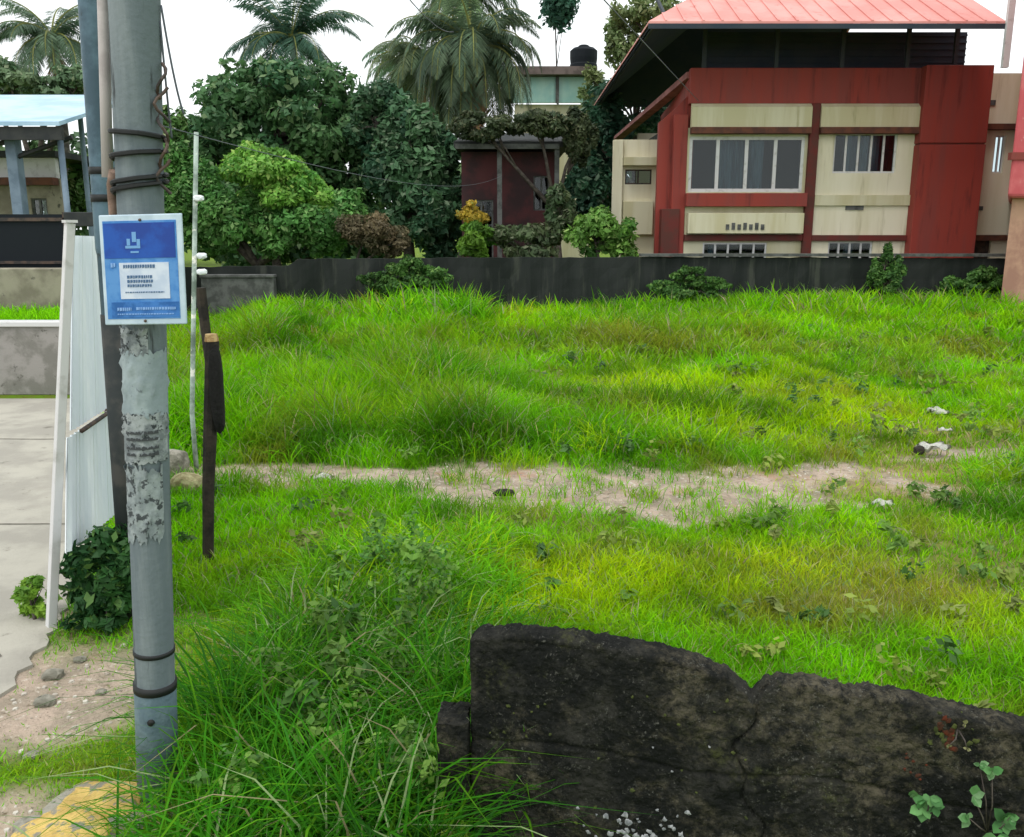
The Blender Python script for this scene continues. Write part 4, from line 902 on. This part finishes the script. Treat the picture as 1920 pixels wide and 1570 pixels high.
# thin loose cables running down the right side of the pole
def cable(label, pts, r, name='overhead_cable', group=None, sag=0.0, seg=24, m='dark'):
    P0, P1 = Vector(pts[0]), Vector(pts[-1]); o = tube_obj(name, M[m], None, [P0.lerp(P1, i / seg) - Vector((0, 0, sag * 4 * (i / seg) * (1 - i / seg))) for i in range(seg + 1)], r, 6)
    return setp(o, label, 'cable', group)
M['cable'] = mat('grey_cable', lin(90,96,104), .6)
cable('thin overhead cable crossing the sky right of the tall lone palm', [on(4.3, .1, 0), P(850, 60, 26) ], .008, sag=.35, m='cable')
cable('thin cable sagging behind the concrete pole toward the maroon house', [P(300, 235, 5.0), P(940, 330, 25.5)], .003, sag=.3, m='cable')
cable('long drop cable running from the concrete pole toward the red house', [on(4.6, .1, 0), P(1310, 190, 24.5)], .008, sag=-.0, m='cable')
for i, (pa, pb_, lb) in enumerate((((302,10),(345,215),'loose cable hanging down on the right of the concrete pole, outermost'), ((300,40),(322,260),'loose cable hanging against the right side of the concrete pole'))):
    cable(lb, [P(pa[0], pa[1], PYd), P(pb_[0], pb_[1], PYd+.05)], .004, 'hanging_cable', sag=.05, m='cable')
bm = bmesh.new()
for k in range(5):
    pts = [on(zz(120 + 45 * k), .095 + .02 * math.sin(k * 2 + i * .9), -.03 + .02 * math.cos(i)) + Vector((0, 0, -i * .02)) for i in range(7)]; tube(bm, pts, .006, 6)
from_bm('cable_loops', bm, M['darkmetal'], cpole)

# ------------------------------------------------------------------ the blue sign
sy = PYd - .13; c1, c2, c3, c4 = P(184, 404, sy), P(340, 400, sy), P(350, 608, sy), P(197, 610, sy)
sg = thing('blue_notice_sign', 'small blue and white notice board fixed to the concrete pole', 'sign', (c1 + c2 + c3 + c4) / 4)
def sp2(u, v, off=0): # u right, v down
    t_ = c1.lerp(c2, u); b_ = c4.lerp(c3, u); return t_.lerp(b_, v) + Vector((0, -off, 0))
def srect(name, m, u0, u1, v0, v1, o0, o1, parent=sg, bev=.0):
    bm = bmesh.new(); prism(bm, [sp2(u0, v0, o1), sp2(u1, v0, o1), sp2(u1, v1, o1), sp2(u0, v1, o1)], (0, (o1 - o0), 0))
    if bev: bevel(bm, bev, 2)
    return from_bm(name, bm, m, parent)
srect('board', mat('sign_frame_white', lin(196,214,226), .5, lin(176,196,210), 8), 0, 1, 0, 1, -.012, 0, bev=.004)
srect('blue_field', M['signpale'], .045, .93, .055, .945, .0, .0015)
srect('blue_header', M['signblue'], .055, .91, .075, .39, .0015, .003)
srect('blue_footer', mat('sign_mid_blue', lin(34,92,158), .4, lin(60,120,190), 16), .10, .92, .79, .93, .0015, .003)
lab = srect('white_label', M['signwhite'], .22, .82, .43, .76, .0015, .0032)
# emblem: a small tree-like mark in the header
bm = bmesh.new()
def em(u, v, w, h, o=.0045): prism(bm, [sp2(u-w, v-h, o), sp2(u+w, v-h, o), sp2(u+w, v+h, o), sp2(u-w, v+h, o)], (0, .0014, 0))
em(.42,.20,.025,.045); em(.40,.29,.09,.012); em(.35,.245,.02,.03); em(.47,.25,.02,.03); em(.42,.335,.05,.008)
from_bm('emblem', bm, mat('sign_emblem', lin(110,160,210), .5), sg)
bm = bmesh.new()
def line(u0, u1, v, h, jit=.3):
    u = u0
    while u < u1:
        w = R.uniform(.012, .03); prism(bm, [sp2(u, v-h, .0046), sp2(min(u+w, u1), v-h, .0046), sp2(min(u+w, u1), v+h*R.uniform(.4, 1), .0046), sp2(u, v+h, .0046)], (0, .0012, 0)); u += w + .009
line(.27,.66,.465,.016); line(.31,.62,.56,.014); line(.31,.62,.60,.014); line(.31,.60,.64,.013); line(.28,.75,.70,.006)
from_bm('lettering', bm, M['signtext'], sg)
bm = bmesh.new(); line(.17,.34,.855,.016); line(.40,.88,.85,.013); line(.17,.86,.90,.006); line(.12,.18,.45,.02)
from_bm('lettering', bm, mat('sign_light_print', lin(130,170,222), .5), sg)
for v_ in (.05, .965): tube_obj('bolt', M['darkmetal'], sg, [sp2(.5,v_,.0) + Vector((0,.02,0)), sp2(.5,v_,.005)], .005, 8)
bx('bracket', M['darkmetal'], sg, c1.x+.03, c2.x-.03, sy+.012, sy+.05, zz(450)-.012, zz(450)+.012); bx('bracket', M['darkmetal'], sg, c1.x+.03, c2.x-.03, sy+.012, sy+.05, zz(570)-.012, zz(570)+.012)

# ------------------------------------------------------------------ footing and rubble at the pole's foot
def lump(name, m, cen, rad, seed, parent=None, amp=.25, sub=3):
    bm = bmesh.new(); bmesh.ops.create_icosphere(bm, subdivisions=sub, radius=1); rr = random.Random(seed)
    ph = [rr.uniform(0, 6) for _ in range(9)]; 
    for v in bm.verts:
        p = v.co; k = 1 + amp * (math.sin(p.x*3+ph[0]) * math.sin(p.y*3.3+ph[1]) + .6 * math.sin(p.z*5+ph[2]) * math.sin(p.x*6+ph[3]) + .35 * math.sin(p.y*11+ph[4]) * math.sin(p.x*9+ph[5]))
        p = p * k; mx_ = max(abs(p.x), abs(p.y), abs(p.z)); p = p.lerp(p / max(mx_, .4), .35)
        v.co = Vector((cen[0] + p.x * rad[0], cen[1] + p.y * rad[1], cen[2] + p.z * rad[2]))
    return from_bm(name, bm, m, parent, False)
ft = thing('pole_footing', 'broken concrete footing with worn yellow paint at the foot of the concrete pole', 'footing', base)
lump('concrete', M['rock'], (base.x-.16, base.y-.12, .02), (.26,.24,.055), 3, ft)
lump('painted_edge', M['yellow'], (base.x-.20, base.y-.06, .05), (.19,.13,.06), 5, ft)
lump('painted_edge', M['yellow'], (base.x-.27, base.y-.24, .045), (.19,.14,.055), 8, ft)
stones = [(G(120,1545),.07,'grey'),(G(60,1560),.06,''),(G(250,1490),.05,''),(G(330,1535),.05,''),(G(100,1270),.05,''),(G(85,1320),.045,''),(G(150,1240),.03,''),(G(190,1300),.025,''),(G(60,1420),.03,'')]
SL = ['grey stone left of the yellow painted footing, in the grass strip', 'grey stone in the very bottom left corner', 'grey stone between the yellow paint and the foot of the concrete pole', 'grey stone just right of the foot of the concrete pole', 'larger grey stone on the verge beside the road edge, farther one', 'grey stone on the verge beside the road edge, nearer one', 'small grey stone on the verge close below the dark shrub', 'small grey stone in the middle of the bare verge', 'small grey stone at the left edge of the verge, just above the grass strip']
for i, (p, s, _) in enumerate(stones):
    o = lump('stone', M['rock'], (p.x, p.y, s*.3), (s*1.2, s, s*.6), 20+i, None, .2, 2); setp(o, SL[i], 'stone', 'grey stones on the verge')
# pebbles over the path and verge
n = 1500; V=[]; Q=[]; 
x = rng.uniform(-2.6, 4.5, n*3); y = rng.uniform(2.8, 10.5, n*3); k = rng.random(n*3) < np.maximum(path_mask(x, y), verge_mask(x, y)) * .8; x, y = x[k][:n], y[k][:n]
z = H(x, y); s = rng.uniform(.006, .022, len(x)); bm = bmesh.new()
for xx, yy, z_, ss in zip(x, y, z, s):
    a = R.uniform(0, 3); vs = []
    for kz, rr_s in ((-.3, 1.0), (.45, .7)):
        vs.append([bm.verts.new((xx + math.cos(a + q*1.2566)*ss*rr_s*R.uniform(.7,1.2), yy + math.sin(a + q*1.2566)*ss*rr_s*R.uniform(.7,1.2), z_ + kz*ss)) for q in range(5)])
    for q in range(5): bm.faces.new((vs[0][q], vs[0][(q+1)%5], vs[1][(q+1)%5], vs[1][q]))
    bm.faces.new(vs[1])
setp(from_bm('gravel', bm, mat('gravel_stone', lin(150,140,128), .9, lin(196,190,178), 3, lin(100,90,80), 9)), 'loose gravel scattered over the dirt path and verge', 'gravel', kind='stuff')

# ------------------------------------------------------------------ dark wooden post with hanging rag, thin pipe pole, broken block
wb_ = G(388, 1055); wt = P(398, 640, wb_.y); wpst = thing('wooden_post', 'dark weathered wooden post with a pale cut top, right of the concrete pole', 'post', wb_)
tube_obj('post', M['wood'], wpst, [wb_ - Vector((0,0,.1)), wb_.lerp(wt, .35)+Vector((-.005,0,0)), wb_.lerp(wt, .6), wt], [.042,.044,.05,.048], 9, False, .05)
tube_obj('cut_top', M['palewood'], wpst, [wt + Vector((-.005,0,.0)), wt + Vector((-.005,0,.05))], [.05,.042], 9, False)
lump('dark_bark', mat('black_bark', (.008,.008,.007), .9, bump=.5), tuple(P(407, 728, wb_.y-.02)), (.045,.05,.32), 4, wpst, .12)
pb2 = P(366, 850, 8.6); ptp = P(368, 248, 8.6); th_ = thing('thin_pipe', 'thin pale pipe standing between the concrete pole and the wooden post', 'pipe', Vector((pb2.x, 8.6, 0)))
tube_obj('pipe', mat('pale_patchy_pipe', lin(170,186,176), .6, lin(96,112,100), 3, lin(226,226,214), 5, thr3=(.55,.62)), th_, [Vector((pb2.x, 8.6, -.1)), Vector((pb2.x, 8.6, .6)), ptp], [.024,.024,.022], 10)
for k, (px, py) in enumerate(((372, 372), (378, 480), (378, 510))): lump('tie', M['panel'], tuple(P(px, py, 8.58)), (.05,.03,.03), 60+k, th_, .2, 2)
bk = thing('broken_kerb', 'broken cream concrete blocks where the dirt path meets the fence line', 'kerb', G(350, 930))
g0 = G(352, 925); lump('block', mat('cream_concrete', lin(176,170,128), .9, lin(130,120,84), 10, bump=.5), (g0.x, g0.y, .07), (.16,.13,.12), 41, bk, .12)
g0 = G(338, 890); lump('block', M['rock'], (g0.x-.05, g0.y, .12), (.14,.12,.14), 42, bk, .12)
# stray black bin bag / dark stuff hanging at the wire line near the sign's right
dk = P(384, 572, 9.5); o = lump('dark_bird_nest', M['wood'], tuple(dk), (.09,.08,.17), 77, None, .2); 
bpy.data.objects.remove(o)
fp = P(384, 600, 9.6); o = tube_obj('short_stake', M['wood'], None, [(fp.x, 9.6, 0), (fp.x+.02, 9.6, .9), (fp.x-.02, 9.6, P(384, 540, 9.6).z)], [.045,.05,.06], 8, False, .1); setp(o, 'dark rough stake rising out of the grass behind the wooden post', 'stake')

# ------------------------------------------------------------------ litter and loose stones in the lot
def scrap(label, px, py, s, seed, m='litter'):
    g = G(px, py); z = float(H(g.x, g.y)) + (.10 if py < 870 else .06); rr = random.Random(seed); bm = bmesh.new(); k = 5; gr = []
    for i in range(k + 1):
        gr.append([bm.verts.new((g.x + (i/k-.5)*s*1.3, g.y + (j/k-.5)*s*.8, z + .25*s*rr.uniform(-.5,1))) for j in range(k + 1)])
    for i in range(k):
        for j in range(k): bm.faces.new((gr[i][j], gr[i+1][j], gr[i+1][j+1], gr[i][j+1]))
    bmesh.ops.solidify(bm, geom=list(bm.faces), thickness=.004); setp(from_bm('litter', bm, M[m], None, True), label, 'litter')
scrap('crumpled white scrap in the grass at right, farthest of the three', 1757, 785, .22, 1)
scrap('small white scrap at right, middle one of the three', 1770, 823, .13, 2)
scrap('larger white scrap at right, nearest of the three', 1748, 855, .24, 3)
scrap('pale scrap on reddish dirt at the right end of the path', 1652, 956, .14, 4)
scrap('pale scrap caught in the grass above the left end of the black wall', 888, 1115, .09, 5)
scrap('white scrap among the tall grass right of the wooden post', 594, 1050, .05, 6)
scrap('pale flat scrap on the left part of the dirt path', 604, 905, .16, 7)
g = G(945, 932); o = lump('clod', M['wood'], (g.x, g.y, .04), (.10,.05,.035), 90, None, .2, 2); setp(o, 'dark clod lying in the middle of the dirt path', 'clod')
g = G(1722, 858); o = lump('clod', M['wood'], (g.x, g.y, .08), (.06,.05,.05), 91, None, .2, 2); setp(o, 'dark clod beside the nearest white scrap at right', 'clod')

# ------------------------------------------------------------------ near black wall
def wall_y(x): return 3.10 - .24 * (x + .15)
prof = []
for px, py in ((880,1183),(905,1174),(960,1176),(1080,1186),(1180,1200),(1290,1226),(1360,1250),(1398,1282),(1412,1300),(1424,1288),(1440,1272),(1500,1268),(1560,1276),(1640,1292),(1720,1304),(1800,1322),(1920,1346),(2150,1400)):
    # intersect the sight line with the wall plane
    a_, f_, u_ = ray(px, py); t_ = (3.10 - .24 * .15) / (f_ + .24 * a_); prof.append((a_ * t_, CAM_H + u_ * t_ - .038))
nw = thing('mossy_wall', 'black mossy concrete wall with a broken top in the right foreground', 'wall', (prof[0][0], wall_y(prof[0][0]), 0))
def bigwall():
    bm = bmesh.new(); x0, x1 = prof[0][0], prof[-1][0]; n = 300; m_ = 120; TH = .13
    xsn = np.linspace(x0, x1, n + 1); zt = np.interp(xsn, [p[0] for p in prof], [p[1] for p in prof]) + (fbm(xsn, xsn*0, 9, 5) - .5) * .03 + (vnoise(xsn, xsn*0, 45, 2) - .5) * .012 - np.floor(vnoise(xsn, xsn*0, 16, 4) * 3.2) * .006
    dirn = Vector((.24, 1, 0)).normalized(); grid = []
    for i, x in enumerate(xsn):
        row = []
        for j in range(m_ + 1):
            z = -.1 + (zt[i] + .1) * j / m_; grv = .012 * math.exp(-((z - .46 - .02 * math.sin(x * 7)) / .008) ** 2) + .010 * math.exp(-((z - .86 - .015 * math.sin(x * 5 + 1)) / .007) ** 2) * (.5 + .5 * math.sin(x * 11)) + .02 * math.exp(-((x - .87 - .05 * math.sin(z * 9) - .02 * math.sin(z * 31)) / .006) ** 2)
            dsp = grv + float((fbm(np.array(x), np.array(z), 3, 8) - .5) * .05 + (vnoise(np.array(x), np.array(z), 22, 3) - .5) * .014 + (vnoise(np.array(x), np.array(z), 70, 6) - .5) * .007)
            rnd = max(0, (j - (m_ - 2)) / 2) ** 2 * .005; ee = (.006 * max(0, 1 - i / 2))
            row.append(bm.verts.new(Vector((x, wall_y(x), z)) + dirn * (dsp + rnd + ee)))
        z = zt[i]
        for q, dz in ((.04, .006), (.08, .008), (TH-.015, .0)): row.append(bm.verts.new(Vector((x, wall_y(x), z + dz + R.uniform(-.004, .004))) + dirn * q))
        row.append(bm.verts.new(Vector((x, wall_y(x), z - .03)) + dirn * TH)); row.append(bm.verts.new(Vector((x, wall_y(x), -.1)) + dirn * TH)); grid.append(row)
    for i in range(n):
        for j in range(len(grid[0]) - 1): bm.faces.new((grid[i][j], grid[i+1][j], grid[i+1][j+1], grid[i][j+1]))
    for row in (grid[0], grid[-1]): bm.faces.new(row)
    bmesh.ops.recalc_face_normals(bm, faces=list(bm.faces)); return from_bm('wall', bm, M['moss'], nw, True)
bigwall()
# lower projecting course at the left end
a1 = P(822, 1345, 3.13); a2 = P(884, 1345, 3.13); bm = bmesh.new(); box(bm, a1.x, a2.x-.012, 3.08, 3.24, -.1, a1.z); bmesh.ops.subdivide_edges(bm, edges=list(bm.edges), cuts=6, use_grid_fill=True)
for v in bm.verts: v.co += Vector((R.uniform(-.006,.006), R.uniform(-.006,.006), R.uniform(-.006,.006)))
from_bm('end_block', bm, M['moss'], nw)
# pale paint splashes at its foot and the rust stain are thin crusts on the face
def on_wall(px, py, off=.004):
    a_, f_, u_ = ray(px, py); t_ = (3.10 - .24 * .15) / (f_ + .24 * a_); p = Vector((a_ * t_, f_ * t_, CAM_H + u_ * t_)); return p - Vector((.24, 1, 0)).normalized() * off
def wsurf(p):   # surface displacement of the wall at a point
    return float((fbm(np.array(p.x), np.array(p.z), 3, 8) - .5) * .05 + (vnoise(np.array(p.x), np.array(p.z), 22, 3) - .5) * .014)
dirn = Vector((.24, 1, 0)).normalized(); tang = Vector((1, -.24, 0)).normalized()
def crust(name, m, spots, parent=nw):
    bm = bmesh.new()
    for px, py, r in spots:
        c = on_wall(px, py, 0); k = R.randint(7, 10); ring = []; cc = c + dirn * (wsurf(c) - .007)
        v0 = bm.verts.new(cc - dirn * .002)
        for q in range(k):
            a = 2*math.pi*q/k; rr = r * R.uniform(.5, 1.3); p = c + tang * (math.cos(a)*rr) + Vector((0,0,math.sin(a)*rr)); ring.append(bm.verts.new(p + dirn * (wsurf(p) - .002)))
        for q in range(k): bm.faces.new((v0, ring[q], ring[(q+1) % k]))
    return from_bm(name, bm, m, parent, True)
sp_l = [(1085,1512,.008),(1095,1545,.007),(1290,1522,.013),(1270,1530,.006),(1232,1520,.007),(1240,1545,.007),(1260,1445,.006),(1330,1400,.005),(1225,1400,.005)]
for k in range(34): sp_l.append((R.gauss(1205, 42), min(1566, R.gauss(1556, 13)), R.uniform(.005, .014)))
crust('lichen_spots', mat('pale_grey_lichen', lin(160,162,164), .9, lin(110,114,116), 40), sp_l)
crust('rust_stain', mat('rust_brown_stain', lin(92,40,20), .9, lin(60,36,22), 30), [(R.gauss(1775, 10), 1345 + k*6, R.uniform(.008,.018)) for k in range(11)] + [(R.gauss(1720, 12), 1415 + k*7, R.uniform(.004,.010)) for k in range(8)])
crust('moss_patches', mat('olive_moss', (.07,.085,.02), .95, (.035,.045,.012), 30), [(R.uniform(1740,1830), R.uniform(1330,1400), R.uniform(.004,.012)) for k in range(14)] + [(R.uniform(900,1400), R.uniform(1300,1560), R.uniform(.004,.010)) for k in range(26)])
# broad-leaved plants rooted in the wall
def leafy(label, spots, stem, seed, cols, name='wall_plant'):
    rr = random.Random(seed); base = on_wall(*stem); base = base + dirn * wsurf(base); t = thing(name, label, 'plant', base); bm = bmesh.new(); V=[]; Q=[]; Cc=[]
    for px, py, r in spots:
        c = on_wall(px, py, .05 + rr.uniform(0, .03)); 
        tube(bm, [base, base.lerp(c, .5) - dirn * .03 + Vector((0,0,.01)), c], [.003,.0025,.0015], 5)
        nl = rr.randint(4, 7)
        for k in range(nl):
            a = rr.uniform(0, 6.28); dr = (tang * math.cos(a) + Vector((0,0,math.sin(a))) - dirn * rr.uniform(.1,.7)).normalized(); nm = (-dirn + Vector((0,0,.6)) + tang * rr.uniform(-.5,.5)).normalized(); sdv = dr.cross(nm).normalized(); L_ = r * rr.uniform(.55,1.15); W_ = L_ * .40
            c0_ = len(V); ptsl = [c, c+dr*L_*.3+sdv*W_*.85, c+dr*L_*.65+sdv*W_*.8, c+dr*L_-nm*L_*.15, c+dr*L_*.65-sdv*W_*.8, c+dr*L_*.3-sdv*W_*.85, c+dr*L_*.5-nm*.004]
            V += ptsl; Q += [[c0_, c0_+1, c0_+6, c0_+5],[c0_+1, c0_+2, c0_+3, c0_+6],[c0_+6, c0_+3, c0_+4, c0_+5]]; cc = np.array(cols[rr.randint(0, len(cols)-1)]) * rr.uniform(.75,1.2); Cc += [cc]*7
    me = np_mesh('leaves', np.array([tuple(v) for v in V]), np.array(Q), None, np.array(Cc)); link_mesh('leaves', me, M['wleaf'], t); from_bm('stem', bm, M['bark'], t, True)
pcol = [(.07,.20,.06),(.12,.28,.09),(.18,.33,.15),(.10,.24,.08)]
leafy('pale green broad leaved plant growing from the black wall, left one of the pair', [(1705,1478,.045),(1735,1470,.045),(1725,1495,.05),(1745,1490,.035)], (1728,1530), 1, pcol)
leafy('pale green broad leaved plant on the black wall at the right corner', [(1812,1465,.04),(1808,1512,.04),(1872,1520,.05),(1858,1545,.045),(1850,1425,.035),(1828,1416,.03),(1880,1505,.035)], (1850,1560), 2, pcol)
leafy('small green weed at the very bottom of the black wall', [(1770,1560,.04),(1745,1566,.03),(1700,1566,.02)], (1765,1590), 3, pcol)
leafy('tiny yellow green sprig near the rust stain on the black wall', [(1800,1340,.02),(1770,1378,.012),(1802,1380,.012)], (1795,1365), 4, [(.24,.26,.10),(.3,.3,.14)])
# weeds at the left foot of the wall
tree('leafy_weed', 'bright leafy weed at the left foot of the black wall', 'weed', (G(845,1560).x, G(845,1560).y+.02, 0), [((G(845,1540).x, 2.95, .14), (.10,.08,.14))], .016, 420, [(.10,.20,.02),(.22,.32,.04)], .004, seed=31, clump=10)
tree('leafy_weed', 'low yellow green weed in the tall grass, lower middle of the picture', 'weed', (G(720,1545).x, G(720,1545).y, 0), [((G(720,1530).x, 2.95, .10), (.18,.14,.12))], .018, 700, [(.08,.20,.02),(.16,.30,.03)], .004, seed=32, clump=12)
